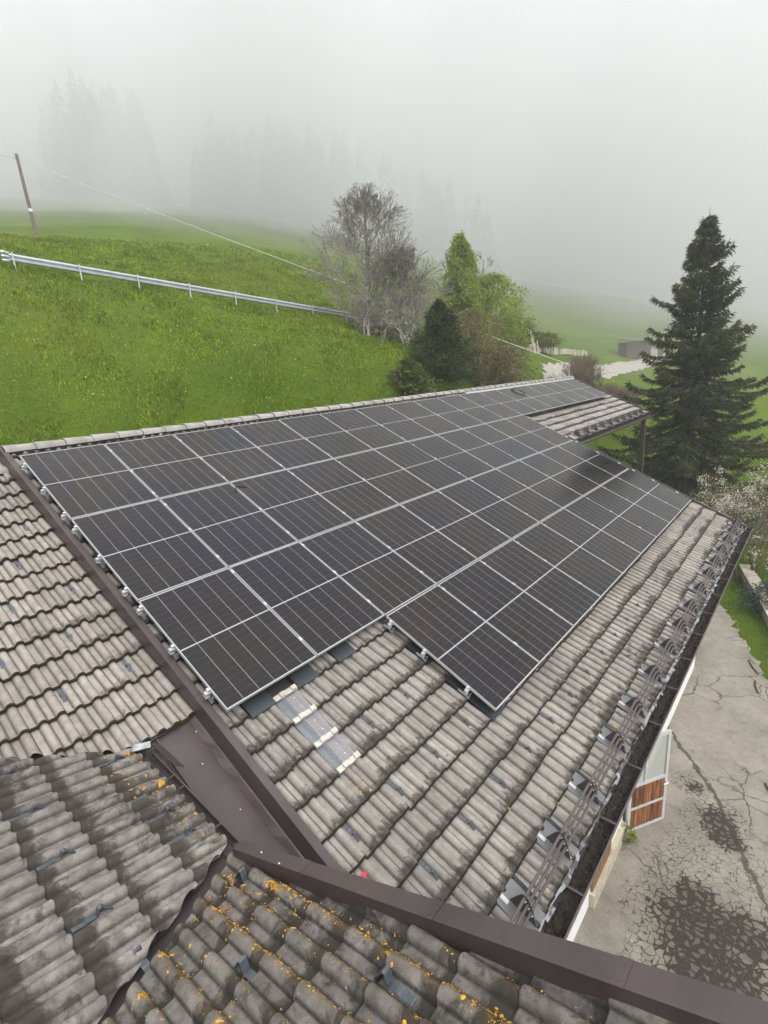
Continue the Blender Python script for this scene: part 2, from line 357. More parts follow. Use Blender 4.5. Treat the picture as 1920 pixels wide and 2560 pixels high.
gx = np.unique(np.r_[np.linspace(-40, -12, 22), np.linspace(-12, 30, 130), np.linspace(30, 80, 70), np.geomspace(80, 485, 60)])
gy = np.unique(np.r_[np.linspace(-118, -18, 30), np.linspace(-18, 26, 130), np.linspace(26, 60, 40), np.geomspace(60, 485, 60)])
X, Y = np.meshgrid(gx, gy); Z = height(X.ravel(), Y.ravel()).reshape(X.shape)
nx, ny = len(gx), len(gy); idx = np.arange(nx * ny).reshape(ny, nx)
F = np.stack([idx[:-1, :-1], idx[:-1, 1:], idx[1:, 1:], idx[1:, :-1]], -1).reshape(-1, 4)
def grass_ground():
    m, nt, b = M('meadow_soil_and_grass', 0.95, spec=0.15)
    P = pos(nt)
    c = mix(nt, ramp(nt, noise(nt, .35, P, 5, .6), [(.3, 0), (.7, 1)]), (.085, .145, .007), (.150, .215, .012))
    c = mix(nt, ramp(nt, noise(nt, 3.5, P, 5, .7), [(.35, .55), (.7, 0)]), c, (.050, .095, .007))
    c = mix(nt, ramp(nt, noise(nt, 22, P, 3, .7), [(.3, .6), (.7, 0)]), c, (.042, .078, .007))
    c = mix(nt, ramp(nt, noise(nt, .09, P, 4, .6), [(.45, 0), (.75, .5)]), c, (.17, .205, .03))
    L(nt, c, b.inputs['Base Color']); bump(nt, b, noise(nt, 9, P, 6, .75), .9, .12)
    return m
GRASSG = grass_ground()
terrain = ob('ground', mesh_np('ground', np.stack([X, Y, Z], -1), F, GRASSG, True), kind='structure', label='steep green alpine meadow rising into the fog')

def asphalt_mat():
    m, nt, b = M('old_asphalt', .9, spec=.3)
    P = pos(nt); flat = scaled(nt, P, (1, 1, 0))
    wob = nt.nodes.new('ShaderNodeVectorMath'); wob.operation = 'ADD'
    wn = nt.nodes.new('ShaderNodeTexNoise'); wn.inputs['Scale'].default_value = 2.2; wn.inputs['Detail'].default_value = 3; L(nt, flat, wn.inputs['Vector'])
    sc_ = nt.nodes.new('ShaderNodeVectorMath'); sc_.operation = 'SCALE'; sc_.inputs['Scale'].default_value = .32; wn.inputs['Roughness'].default_value = .75; L(nt, wn.outputs['Color'], sc_.inputs[0])
    L(nt, flat, wob.inputs[0]); L(nt, sc_.outputs[0], wob.inputs[1]); W = wob.outputs[0]
    base = mix(nt, ramp(nt, noise(nt, 1.3, P, 6, .65), [(.3, 0), (.7, 1)]), (.225, .203, .165), (.35, .318, .26))
    base = mix(nt, ramp(nt, noise(nt, 16, P, 4, .8), [(.4, 0), (.75, .5)]), base, (.15, .135, .115))
    base = mix(nt, .6, base, ramp(nt, noise(nt, 90, P, 2, .8), [(.3, .6), (.7, 1.35)]), 'MULTIPLY')
    def blob(c, r, k=1.0):
        d = nt.nodes.new('ShaderNodeVectorMath'); d.operation = 'DISTANCE'; L(nt, W, d.inputs[0]); d.inputs[1].default_value = (c[0] + .16, c[1] + .16, .16)
        return val(nt, val(nt, 1.0, val(nt, d.outputs['Value'], 1 / r), 'SUBTRACT', True), k)
    def union(bs):
        r = bs[0]
        for q in bs[1:]: r = val(nt, r, q, 'MAXIMUM')
        return r
    wide = union([blob((8.35, -7.45), .5), blob((7.6, -7.95), .75), blob((6.8, -8.05), .95), (blob((6.1, -8.0), 1.15)), blob((5.3, -8.15), 1.4), blob((4.5, -8.3), 1.3), blob((6.4, -8.9), 1.1), blob((3.8, -9.0), 1.4)])
    core = union([blob((8.3, -7.5), .22), blob((7.65, -8.0), .42), blob((7.3, -8.2), .35), blob((5.7, -8.0), .5), blob((5.2, -8.1), .85), blob((4.7, -8.4), 1.0), blob((5.5, -8.6), .6), blob((4.0, -9.0), 1.1)])
    # crack network, widening into the worn dark patch
    nz = val(nt, noise(nt, 4.5, P, 5, .7), .5, 'SUBTRACT')
    wm = ramp(nt, val(nt, wide, val(nt, nz, .5), 'ADD'), [(.10, 0), (.26, 1)]); cm = ramp(nt, val(nt, core, val(nt, nz, 1.1), 'ADD'), [(.08, 0), (.55, 1)])
    ed = voro(nt, 8.6, W, 'DISTANCE_TO_EDGE'); nz2 = noise(nt, 7, P, 4, .7); th_ = val(nt, val(nt, wm, val(nt, nz2, .11)), val(nt, cm, val(nt, nz2, .36)), 'ADD')
    cr = ramp(nt, val(nt, val(nt, th_, ed, 'SUBTRACT'), 14.0), [(.0, 0), (.8, 1)])
    ed2 = voro(nt, 1.15, W, 'DISTANCE_TO_EDGE'); cr2 = ramp(nt, val(nt, 1.0, val(nt, ed2, 38.0), 'SUBTRACT', True), [(.2, 0), (.7, 1)])
    sparse = ramp(nt, noise(nt, .55, P, 2, .5), [(.48, 0), (.6, 1)])
    crk = val(nt, cr, val(nt, val(nt, cr2, sparse), .75), 'MAXIMUM')
    def seam(p, n, q0, q1, wd):
        d = nt.nodes.new('ShaderNodeVectorMath'); d.operation = 'SUBTRACT'; L(nt, W, d.inputs[0]); d.inputs[1].default_value = (p[0] + .16, p[1] + .16, .16)
        def dot(v): k = nt.nodes.new('ShaderNodeVectorMath'); k.operation = 'DOT_PRODUCT'; L(nt, d.outputs[0], k.inputs[0]); k.inputs[1].default_value = (v[0], v[1], 0); return k.outputs['Value']
        a1 = val(nt, 1.0, val(nt, val(nt, dot(n), None, 'ABSOLUTE'), 1 / wd), 'SUBTRACT', True); t1 = dot((-n[1], n[0])); ins = val(nt, val(nt, t1, q0, 'GREATER_THAN'), val(nt, t1, q1, 'LESS_THAN'))
        return val(nt, ramp(nt, a1, [(.0, 0), (.5, 1)]), ins)
    for sm in (seam((8.29, -7.86), (.60, -.80), -.3, 4.5, .05), seam((8.29, -7.86), (.43, -.90), -3.2, .3, .055)): crk = val(nt, crk, val(nt, sm, .85), 'MAXIMUM')
    # old tar seam and mossy stains
    st = val(nt, ramp(nt, noise(nt, .9, P, 6, .75, .4), [(.52, 0), (.66, 1)]), .55)
    soft = ramp(nt, val(nt, core, val(nt, nz, .8), 'ADD'), [(.0, 0), (.6, .8)]); col = mix(nt, st, base, (.13, .118, .095)); col = mix(nt, soft, col, (.075, .066, .052)); dk = mix(nt, ramp(nt, noise(nt, 30, P, 4, .8), [(.45, 0), (.75, 1)]), (.026, .022, .017), (.085, .072, .052)); col = mix(nt, val(nt, crk, .93), col, dk)
    L(nt, col, b.inputs['Base Color'])
    hgt = val(nt, val(nt, noise(nt, 70, P, 3, .8), .35), val(nt, crk, -1.0), 'ADD'); bump(nt, b, hgt, .5, .02)
    return m
edge = [(19.6, -5.3), (18.3, -6.35), (17.0, -7.0), (15.2, -7.6), (13.44, -8.3), (11.5, -9.6), (10.0, -12), (9, -16), (-4, -16), (-4, -5.9), (19, -5.0)]
pts = []
for i, (a, b_) in enumerate(zip(edge, edge[1:] + edge[:1])):
    k = 10
    for j in range(k):
        t = j / k; q = rng.normal(size=2) * (.07 if i < 6 else 0); pts.append((a[0] + (b_[0] - a[0]) * t + q[0], a[1] + (b_[1] - a[1]) * t + q[1]))
yard = ob('courtyard', mesh('courtyard', [(x, y, -7.9) for x, y in pts], [tuple(range(len(pts)))], asphalt_mat()), kind='structure', label='cracked pale asphalt farmyard below the eaves')

# ================================================================ barn with the solar roof
barn = empty('barn', (6.6, -1.5, -7.9), 'long farm building carrying the solar panels on its grey tiled roof', 'barn')
def deck(name, parts, parent, mat=GREYDECK):
    m = MB()
    for P4 in parts: m.prism(P4, (0, 0, -.06))
    return m.build(name, mat, parent)
RZ = -.27
roof = deck('roof', [[FM.p(-.08, .5, RZ), FM.p(-.08, -8.16, RZ), FM.p(13.28, -8.16, RZ), FM.p(13.28, .5, RZ)], [FM.p(13.285, .5, RZ), FM.p(13.285, -3.27, RZ), FM.p(21.86, -3.27, RZ), FM.p(21.86, .5, RZ)],
      [(-.08, .56, -.06), (21.86, .56, -.06), (21.86, 3.2, -1.25), (-.08, 3.2, -1.25)]], barn)
G = .327; ZP = -.203; W_, P_ = 1.154, 1.7278
fronts = [-(5.935 + G * k) for k in range(-19, 8)]
special = {(2, 5.281): 'strip', (2, 5.608): 'g', (2, 5.935): 'g', (2, 6.262): 'g', (1, 5.281): 'm', (3, 5.281): 'm', (5, 5.281): 'm', (8, 6.916): 'm', (8, 5.935): 'm', (8, 6.589): 'm'}
def main_keep(u, q):
    v = -(q - G / 2); col = round((u - .15 + .07) / .3)
    if any(col == a and abs(v - b_) < .02 for a, b_ in special): return False
    return v < 3.4 or u < 13.3
tiles = lay(FM, -.07, 73, fronts, G, ZP, T_MAIN, main_keep)
def under(t):
    p = t[0].translation; u = p.x + .15; v = -(p.y * c_ + p.z * s_) - .12
    rows = [(0, 18), (0, 11), (0, 11), (2, 11)]; r = int(v // P_)
    if 0 <= r < 4 and rows[r][0] * W_ + .25 < u < rows[r][1] * W_ - .1:
        if v % P_ > P_ - .3 and (r == 3 or (r == 2 and u < 2 * W_) or (r == 0 and u > 11 * W_)): return False
        return not (v < .12)
    return False
for t in tiles:
    if under(t): t[2] = 0
place(tiles, roof, 300, 'distant_tiles', T_MAIN)

# translucent tiles, sealing strips, metal tiles
def glass_tile_mat():
    m, nt, b = M('clear_plastic_tile', .12, 0, (.55, .56, .58)); b.inputs['Alpha'].default_value = .16; b.inputs['Coat Weight'].default_value = .5
    return m
GT = glass_tile_mat(); FOAM = plain('sealing_foam', (.50, .46, .40), .9, 0, .18, 30, .3, .6, 60); UNDER = plain('bluish_backing_board', (.085, .098, .115), .55, 0, .2, 8); UNDER2 = plain('mauve_backing_board', (.20, .175, .175), .55, 0, .15, 8)
gme = tile_mesh(G, GT, name='translucent_tile'); gme.materials[1] = GT
for v in (5.608, 5.935, 6.262):
    ob('translucent_tile', gme, roof, FM.m(.53, -v, ZP + .004))
    m = MB(); m.box(FM.p(.60, -v + .17, ZP - .035), (.115, .33, .01), AX); m.build('backing_board', UNDER, roof); MB().box(FM.p(.745, -v + .17, ZP - .035), (.165, .33, .01), AX).build('backing_board', UNDER2, roof)
    q = MB(); q.box(FM.p(.68, -v + .035, ZP + .012), (.29, .055, .014), AX)
    for x in (.635, .785): q.box(FM.p(x, -v + .035, ZP + .030), (.06, .052, .022), AX)
    q.build('sealing_strip', FOAM, roof)
    for dv in (.12, .24): MB().tube([FM.p(.70, -v + dv, ZP + .03), FM.p(.70, -v + dv, ZP + .04)], .007, 6).build('screw', STEEL, roof)
q = MB(); q.box(FM.p(.68, -5.255, ZP + .012), (.29, .06, .014), AX); q.box(FM.p(.635, -5.255, ZP + .030), (.06, .05, .022), AX); q.box(FM.p(.785, -5.255, ZP + .030), (.06, .05, .022), AX); q.build('sealing_strip', FOAM, roof)
for (cidx, v), k in special.items():
    if k != 'm': continue
    u = -.07 + .3 * cidx; m = MB(); m.box(FM.p(u + .15, -v + .17, ZP + .022), (.285, .36, .006), AX); m.box(FM.p(u + .15, -v - .012, ZP + .008), (.285, .006, .03), AX)
    m.box(FM.p(u + .012, -v + .17, ZP + .010), (.006, .36, .022), AX); m.box(FM.p(u + .288, -v + .17, ZP + .010), (.006, .36, .022), AX); m.build('metal_tile', SLATEM, roof)
RED = plain('red_spray_paint', (.55, .03, .05), .7, 0, .2, 30)
def daub(fr, u, q, zt, pr):                                   # a smear of marker paint on a tile
    n = 14; r = [pr * (1 + .12 * rng.normal()) for _ in range(n)]
    vs = [fr.p(u, q, zt)] + [fr.p(u + r[k] * math.cos(k / n * 6.283), q + .7 * r[k] * math.sin(k / n * 6.283), zt - .001) for k in range(n)]
    m = MB().add(vs, [(0, 1 + k, 1 + (k + 1) % n) for k in range(n)]); m.build('paint_mark', RED, roof)
daub(FM, .125, -6.985, ZP - .002, .03)
m = MB(); xs = np.linspace(0, 1, 9)
for a, b_ in zip(xs[:-1], xs[1:]):
    f = lambda t: (-.005 + .085 * t, -5.20 - .02 * math.sin(3 * t), ZP + .003 + (.034 * math.exp(-((-.005 + .085 * t - .036) / .02) ** 2)))
    p0, p1 = f(a), f(b_); m.add([FM.p(p0[0], p0[1], p0[2]), FM.p(p1[0], p1[1], p1[2]), FM.p(p1[0], p1[1] - .018, p1[2]), FM.p(p0[0], p0[1] - .018, p0[2])], [(0, 1, 2, 3)])
m.build('paint_mark', RED, roof)

# ridge
RY, RZt = .53, .055
def ridge_mesh():
    V = []; F = []; n = 9
    for x, k in ((-.03, 1.10), (-.02, 1.15), (.02, 1.15), (.42, .93)):
        for j in range(n):
            a = math.pi * j / (n - 1); V.append((x, -.145 * k * math.cos(a), .085 * k * math.sin(a) ** .75 - .03))
    for r in range(3):
        for j in range(n - 1): F.append((r * n + j, r * n + j + 1, (r + 1) * n + j + 1, (r + 1) * n + j)[::-1])
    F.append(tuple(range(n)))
    me = mesh('ridge_tile', V, F, [RIDGE, MOSS_SHADE], True); me.polygons[len(F) - 1].material_index = 1; me.polygons[len(F) - 1].use_smooth = False; return me  # end face coloured dark to paint the shadow line at each joint
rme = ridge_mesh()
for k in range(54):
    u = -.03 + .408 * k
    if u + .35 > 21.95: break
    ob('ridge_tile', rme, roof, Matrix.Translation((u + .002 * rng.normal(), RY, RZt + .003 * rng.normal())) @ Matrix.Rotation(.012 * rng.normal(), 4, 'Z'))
MB().box((10.9, RY, .015), (21.9, .25, .05)).build('ridge_board', GREYDECK, roof)
MB().box(FM.p(17.2, .31, -.16), (9.3, .14, .008), AX).build('ridge_flashing', plain('pale_lead', (.42, .40, .38), .6, .1, .1, 5), roof)

# verge boards
def vbar(name, u0, u1, q0, q1, z0, z1, mat, fr=FM, par=barn):
    m = MB(); a = (fr.ex, fr.eu, fr.n); return m.box(fr.p((u0 + u1) / 2, (q0 + q1) / 2, (z0 + z1) / 2), (u1 - u0, abs(q1 - q0), z1 - z0), a).build(name, mat, par)
vbar('verge_flashing', -.100, -.028, .52, -4.80, -.50, -.125, BROWN); vbar('verge_flashing', -.100, -.028, -4.803, -8.28, -.66, -.126, BROWN)
vbar('verge_flashing', -.086, -.022, -4.3, -4.303, -.5, -.122, BROWN)
vbar('verge_flashing', 13.27, 13.33, -3.05, -8.28, -.30, -.135, BROWN); vbar('verge_board', 13.333, 13.37, -3.05, -8.30, -.36, -.20, PLASTER)
vbar('verge_flashing', 21.86, 21.93, .55, -3.35, -.30, -.135, BROWN); vbar('verge_board', 21.933, 21.96, .5, -3.35, -.34, -.17, PLASTER)

# gutters
def gutter(u0, u1, cyz, r, parent, dirt=True):
    cy_, cz = cyz; n = 9; V = []; F = []
    prof = [(cy_ - r * math.cos(math.pi * k / (n - 1)), cz - r * math.sin(math.pi * k / (n - 1))) for k in range(n)]
    m = MB()
    for (ya, za), (yb, zb) in zip(prof, prof[1:]): m.add([(u0, ya, za), (u1, ya, za), (u1, yb, zb), (u0, yb, zb)], [(0, 1, 2, 3)])
    m.add([(u1, y, z) for y, z in prof], [tuple(range(n))]); m.add([(u0, y, z) for y, z in prof], [tuple(range(n))[::-1]])
    g = m.build('gutter', BROWN, parent); MB().tube([(u0, cy_ - r, cz), (u1, cy_ - r, cz)], .011, 8).build('bead', PIPE, g)
    if dirt:
        xs = np.arange(u0 + .02, u1 - .02, .03); ys = np.linspace(-.82 * r, .82 * r, 6); V = []
        for x in xs:
            for y in ys: V.append((x, cy_ + y, cz - .045 - .03 * (abs(y) / r < .2) + .012 * rng.normal()))
        k = len(ys); F = [(i * k + j, (i + 1) * k + j, (i + 1) * k + j + 1, i * k + j + 1) for i in range(len(xs) - 1) for j in range(k - 1)]
        ob('gutter_debris', mesh('gutter_debris', V, F, GRAVEL), g, kind='stuff')
    for x in np.arange(u0 + .5, u1, .9): MB().box((x, cy_, cz + .004), (.025, 2 * r, .004)).build('gutter_strap', BROWN, g)
    return g
gutter(.05, 13.45, (-7.452, -3.735), .092, barn)
e = FM.p(0, -3.40, -.24); gutter(13.5, 22.05, (e.y - .03, e.z - .03), .075, barn, False)
ez, nte, be = M('patchy_zinc', .5, .35)
L(nte, mix(nte, ramp(nte, noise(nte, 9, None, 4, .6), [(.46, 0), (.54, 1)]), (.30, .31, .33), (.085, .082, .078)), be.inputs['Base Color'])
m = MB()
for x in np.arange(.0, 13.3, .15):
    x1 = min(x + .15, 13.32); j = [.012 * rng.normal() for _ in range(2)]
    m.add([FM.p(x, -8.13, -.215), FM.p(x1, -8.13, -.215), FM.p(x1, -8.262 + j[0], -.225), FM.p(x, -8.262 + j[1], -.225)], [(0, 1, 2, 3)])
m.build('eaves_flashing', ez, roof)
MB().box((6.7, -7.30, -3.86), (13.2, .03, .20)).build('fascia_board', WOODDARK, barn)
MB().prism([(.1, -7.30, -3.93), (13.2, -7.30, -3.93), (13.2, -6.64, -3.66), (.1, -6.64, -3.66)], (0, 0, .02)).build('soffit', WOODDARK, barn)
e2 = FM.p(0, -3.25, -.42)
MB().box((17.6, e2.y, e2.z - .06), (8.5, .05, .10)).build('fascia_board', plain('pale_timber', (.62, .56, .47), .8, 0, .15, 4), barn)
MB().box((17.6, e2.y - .02, e2.z + .06), (8.5, .03, .12)).build('fascia_board', WOODDARK, barn)

# walls, doorway
m = MB(); wy = -6.63
for x0, x1, z0, z1 in ((.2, 6.35, -7.9, -3.62), (7.25, 13.05, -7.9, -3.62), (6.35, 7.25, -5.86, -3.62)): m.box(((x0 + x1) / 2, wy + .15, (z0 + z1) / 2), (x1 - x0, .30, z1 - z0))
m.prism([(12.75, -6.6, -7.9), (12.75, 2.8, -7.9), (12.75, 2.8, -1.3), (12.75, .5, -.15), (12.75, -6.6, -3.5)], (.29, 0, 0))
m.box((6.6, 2.9, -4.65), (12.2, .3, 6.4))
wall = m.build('wall', PLASTER, barn)
MB().box((6.8, -5.9, -6.8), (1.4, .05, 2.2)).build('interior_shade_panel', plain('interior_shade_panel', (.02, .018, .016), .9), barn)  # near-black panel paints the shade of the room behind the doorway
for px_, py_ in ((21.3, -2.85), (21.3, 2.2), (17.3, 2.2)):
    zt = FM.p(px_, 0, 0).z + (-.45 + (py_ * math.tan(TH) if py_ < 0 else -py_ * .45)); MB().box((px_, py_, (zt - 7.95) / 2), (.16, .16, zt + 7.95)).build('post', WOODDARK, barn)
BOARDS = []
for k in range(6):
    t = k / 5; base = (.135 + .10 * t, .036 + .03 * t, .012 + .008 * t)
    mm, nt_, bb = M('varnished_board', .42, 0, base)
    pv = scaled(nt_, pos(nt_), (26, 26, 2.2)); c = mix(nt_, ramp(nt_, noise(nt_, 1.0, pv, 5, .7), [(.40, 0), (.72, 1)]), base, (.42, .22, .10)); c = mix(nt_, ramp(nt_, noise(nt_, .6, pv, 4, .6), [(.35, .8), (.55, 0)]), c, (.03, .009, .005))
    L(nt_, c, bb.inputs['Base Color']); BOARDS.append(mm)
for k in range(9): MB().box((4.68 + .104 * k, wy - .02, -6.66), (.100, .035, 1.95)).build('board', BOARDS[k % 6], wall)
MB().box((5.45, wy - .045, -7.76), (1.75, .09, .27)).build('plinth', plain('pale_plinth', (.46, .41, .31), .9, 0, .2, 6), wall)
# open door
hp = Vector((6.35, -6.70, -7.9)); dd = Vector((.75, -.46, 0)).normalized(); dn = Vector((dd.y, -dd.x, 0)); DW, DH = .88, 2.0; DA = (dd, dn, Vector((0, 0, 1)))
FR = plain('door_frame_paint', (.50, .515, .50), .5, 0, .08, 8)
def D(u, z, n=0.0): return hp + dd * u + dn * n + Vector((0, 0, z))
m = MB()
for u in (.03, DW - .03): m.box(D(u, DH / 2 + .02), (.06, .05, DH), DA)
for z, h in ((.05, .06), (.53, .05), (1.04, .06), (1.99, .06)): m.box(D(DW / 2, z), (DW - .12, .048, h), DA)
m.box(D(.36, 1.51), (.035, .045, .88), DA)
door = m.build('door', FR, barn)
for row, (z0, z1) in enumerate(((.085, .50), (.56, 1.005))):
    for k in range(8): MB().box(D(.06 + (DW - .12) * (k + .5) / 8, (z0 + z1) / 2, .004 * (k % 2)), ((DW - .12) / 8 - .004, .03, z1 - z0), DA).build('board', BOARDS[(k * 5 + row * 2) % 6], door)
gl, ntg, bg = M('dusty_glass', .18, 0, (.50, .52, .47)); bg.inputs['Alpha'].default_value = .62
for u0, u1 in ((.065, .338), (.382, DW - .065)): MB().box(D((u0 + u1) / 2, 1.515), (u1 - u0, .006, .87), DA).build('pane', gl, door)
MB().tube([D(DW - .03, .92, .03), D(DW - .03, .92, .075), D(DW - .14, .92, .08)], .012, 8).build('handle', PLASTER, door)
MB().tube([D(DW - .03, .92, -.03), D(DW - .03, .92, -.075), D(DW - .14, .92, -.08)], .012, 8).build('handle', PLASTER, door)

# snow hooks: a strap from under the upper tile, folded up at its lower end
def hook_mesh(w=.034, hgt=.058):
    m = MB(); t = .004
    path = [(.02, .005), (-.045, .006), (-.05, .012), (-.085, .013), (-.088, .009), (-.112, .010), (-.116, hgt), (-.126, hgt + .004), (-.150, hgt * .72), (-.205, .004)]
    vs = []
    for y, z in path: vs += [(-w / 2, y, z), (w / 2, y, z), (w / 2, y - t, z + t * .7), (-w / 2, y - t, z + t * .7)]
    fs = []
    for i in range(len(path) - 1):
        for k in range(4): fs.append((i * 4 + k, i * 4 + (k + 1) % 4, (i + 1) * 4 + (k + 1) % 4, (i + 1) * 4 + k))
    fs += [(0, 3, 2, 1), tuple(4 * (len(path) - 1) + k for k in range(4))]
    return mesh('snow_hook', vs, fs, HOOKM)
hme = hook_mesh()
def hook(fr, u, q, zp, par, rz=0.0): return ob('snow_hook', hme, par, fr.m(u, q, zp) @ Matrix.Rotation(rz + .03 * rng.normal(), 4, 'Z'))
def main_hooks(v, u0, u1):
    u = u0
    while u < u1: hook(FM, u, -v, ZP - .036, roof); u += .6
main_hooks(7.243, .575, 13.1); main_hooks(6.589, .272, 2.1); main_hooks(5.935, 1.175, 2.3)

# snow guard: bracket plates on metal tiles, three pipes
def guard(par, us, vc, zc, u_end0, u_end1, lab):
    root = None
    PP = ((.014, .168), (-.032, .134), (-.080, .096))
    root = MB().tube([FM.p(u_end0, -vc + PP[0][0], zc + PP[0][1]), FM.p(u_end1, -vc + PP[0][0], zc + PP[0][1])], .0130, 10).build('snow_guard', PIPE, par)
    for dq, z in PP[1:]: MB().tube([FM.p(u_end0, -vc + dq, zc + z), FM.p(u_end1, -vc + dq, zc + z)], .0130, 10).build('pipe', PIPE, root)
    for x in np.arange(u_end0 + 1.25, u_end1, 3.0):
        for dq, z in PP: MB().tube([FM.p(x, -vc + dq, zc + z), FM.p(x + .07, -vc + dq, zc + z)], .0158, 10).build('pipe_sleeve', PIPE, root)
    out = [(.085, .0), (.066, .10), (.052, .160), (.036, .186), (.013, .193), (-.010, .186), (-.045, .155), (-.090, .116), (-.112, .080), (-.175, .006), (-.175, .0)]
    for u in us:
        MB().prism([FM.p(u, -vc + a, zc + h) for a, h in out], FM.ex * .006).build('bracket', BRK, root)
        p = MB(); p.box(FM.p(u + .035, -vc - .015, zc - .012), (.270, .345, .005), AX); p.box(FM.p(u + .035, -vc - .19, zc - .019), (.270, .008, .016), AX); p.build('base_plate', PLATE, root)
        MB().box(FM.p(u - .028, -vc + .115, zc - .005), (.040, .075, .008), AX).build('foot', FOOT, root); MB().box(FM.p(u + .030, -vc - .13, zc - .005), (.036, .085, .008), AX).build('foot', FOOT, root)
        for dq, z in PP: MB().tube([FM.p(u - .03, -vc + dq - .018, zc + z), FM.p(u - .03, -vc + dq - .018, zc + z + .022)], .005, 6).build('bolt', STEEL, root)
        for dx in (.180, .197): MB().tube([FM.p(u + dx, -vc + .15, zc + .002), FM.p(u + dx, -vc - .17, zc + .0)], .008, 6).build('ribbed_edge', SLATEM, root)
FOOT = plain('worn_zinc_foot', (.46, .46, .46), .42, .3, .15, 20); BRK = plain('bracket_steel', (.075, .066, .064), .45, .3, .15, 10); PLATE = plain('grey_plate', (.145, .14, .14), .5, .1, .15, 5)
us = [.90, 1.63, 2.39, 3.29, 4.06, 4.94, 5.80, 6.60, 7.42, 8.30, 9.15, 9.95, 10.75, 11.55, 12.35, 13.0]
guard(barn, us, 8.03, ZP + .035, .55, 13.1, 'a'); guard(barn, [13.9 + .78 * k for k in range(10)], 3.13, ZP + .035, 13.75, 21.3, 'b')

# mast at the far ridge end, carrying the wire
MB().tube([(21.8, .55, -.1), (21.8, .55, .62)], .035, 8).build('wire_mast', ZINC, barn); MB().tube([(21.65, .55, .55), (21.95, .55, .55)], .02, 6).build('wire_mast_arm', ZINC, barn)

# ================================================================ solar panels
PW, PL, PT = W_ - .019, P_ - .024, .035
def panel_parts():
    m = MB(); fr_ = .0085                                      # local: x across, y upslope, z normal; top face at 0
    fl_ = .0055
    for x0, x1, y0, y1 in ((0, fl_, 0, PL), (PW - fl_, PW, 0, PL), (fl_, PW - fl_, 0, fr_), (fl_, PW - fl_, PL - fr_, PL)): m.box(((x0 + x1) / 2, (y0 + y1) / 2, -PT / 2), (x1 - x0, y1 - y0, PT))
    frame = mesh('frame', m.v, m.f, ALU)
    m = MB(); m.box((PW / 2, PL / 2, -.006), (PW - 2 * fl_, PL - 2 * fr_, .006)); sheet = mesh('backsheet', m.v, m.f, WHITE)
    cw = (PW - 2 * fl_ - .008 - 5 * .0036) / 6; chh = (PL - 2 * fr_ - .008 - .014) / 2
    string = mesh('cell_string', [(0, 0, 0), (cw, 0, 0), (cw, chh, 0), (0, chh, 0)], [(0, 1, 2, 3)], CELL)
    spots = [(fl_ + .004 + k * (cw + .0036), fr_ + .004 + j * (chh + .014)) for j in range(2) for k in range(6)]
    m = MB(); m.box((0, 0, .002), (.034, .05, .005)); m.tube([(0, 0, .004), (0, 0, .011)], .007, 6); clamp = mesh('clamp', m.v, m.f, STEEL)
    return frame, sheet, string, spots, clamp
PF, PS, PC, SPOTS, PCL = panel_parts()
ORD = ['first', 'second', 'third', 'fourth', 'fifth', 'sixth', 'seventh', 'eighth', 'ninth', 'tenth', 'eleventh', 'twelfth', 'thirteenth', 'fourteenth', 'fifteenth', 'sixteenth', 'seventeenth', 'eighteenth']
ROWN = ['top row under the ridge', 'second row below the ridge', 'third row below the ridge', 'short bottom row nearest the eaves']
RAILV = [[.25, .92, 1.57], [1.90, 2.55, 3.21], [3.55, 4.22, 4.88], [5.30, 5.86, 6.52]]
RAILN = ['upper', 'middle', 'lower']
for r, (c0, c1) in enumerate(((0, 18), (0, 11), (0, 11), (2, 11))):
    for c in range(c0, c1):
        z = .0015 * rng.normal(); Mw = FM.m(c * W_ + .0095, -(r + 1) * P_ + .012, z) @ Matrix.Rotation(.0015 * rng.normal(), 4, 'X')
        o = ob('solar_panel', None, None, Mw, None, 'black solar panel, %s from the near gable in the %s' % (ORD[c - c0], ROWN[r]), 'solar panel', 'solar panels on the barn roof'); o.empty_display_size = .2
        ob('frame', PF, o, Mw); s = ob('backsheet', PS, o, Mw)
        for x, y in SPOTS: ob('cell_string', PC, s, Mw @ Matrix.Translation((x, y, -.0022)))
        for v in RAILV[r]:
            if c < c1 - 1: ob('clamp', PCL, o, FM.m((c + 1) * W_, -v, .001))
    for k, v in enumerate(RAILV[r]):
        u0, u1 = c0 * W_ - .045, c1 * W_ + (.10 if r else .05)
        ro = empty('mounting_rail', FM.p(u0, -v, -.06), '%s aluminium mounting rail whose end sticks out under the %s' % (RAILN[k], ROWN[r]), 'rail', 'mounting rails under the solar panels')
        MB().box(FM.p((u0 + u1) / 2, -v, -.0585), (u1 - u0, .04, .042), AX).build('profile', ALU, ro)
        e = MB(); e.box(FM.p(u0 + .022, -v - .004, -.085), (.045, .055, .012), AX); e.box(FM.p(u0 + .04, -v + .01, -.03), (.03, .03, .045), AX); e.build('end_clamp', STEEL, ro)
        h = MB(); h.box(FM.p(u0 + .06, -v - .05, -.13), (.03, .006, .10), AX); h.box(FM.p(u0 + .06, -v + .02, -.155), (.03, .16, .006), AX); h.build('roof_hook', STEEL, ro)
        if r:
            e = MB(); e.box(FM.p(u1 - .03, -v, -.03), (.06, .07, .05), AX); e.build('end_clamp', STEEL, ro)
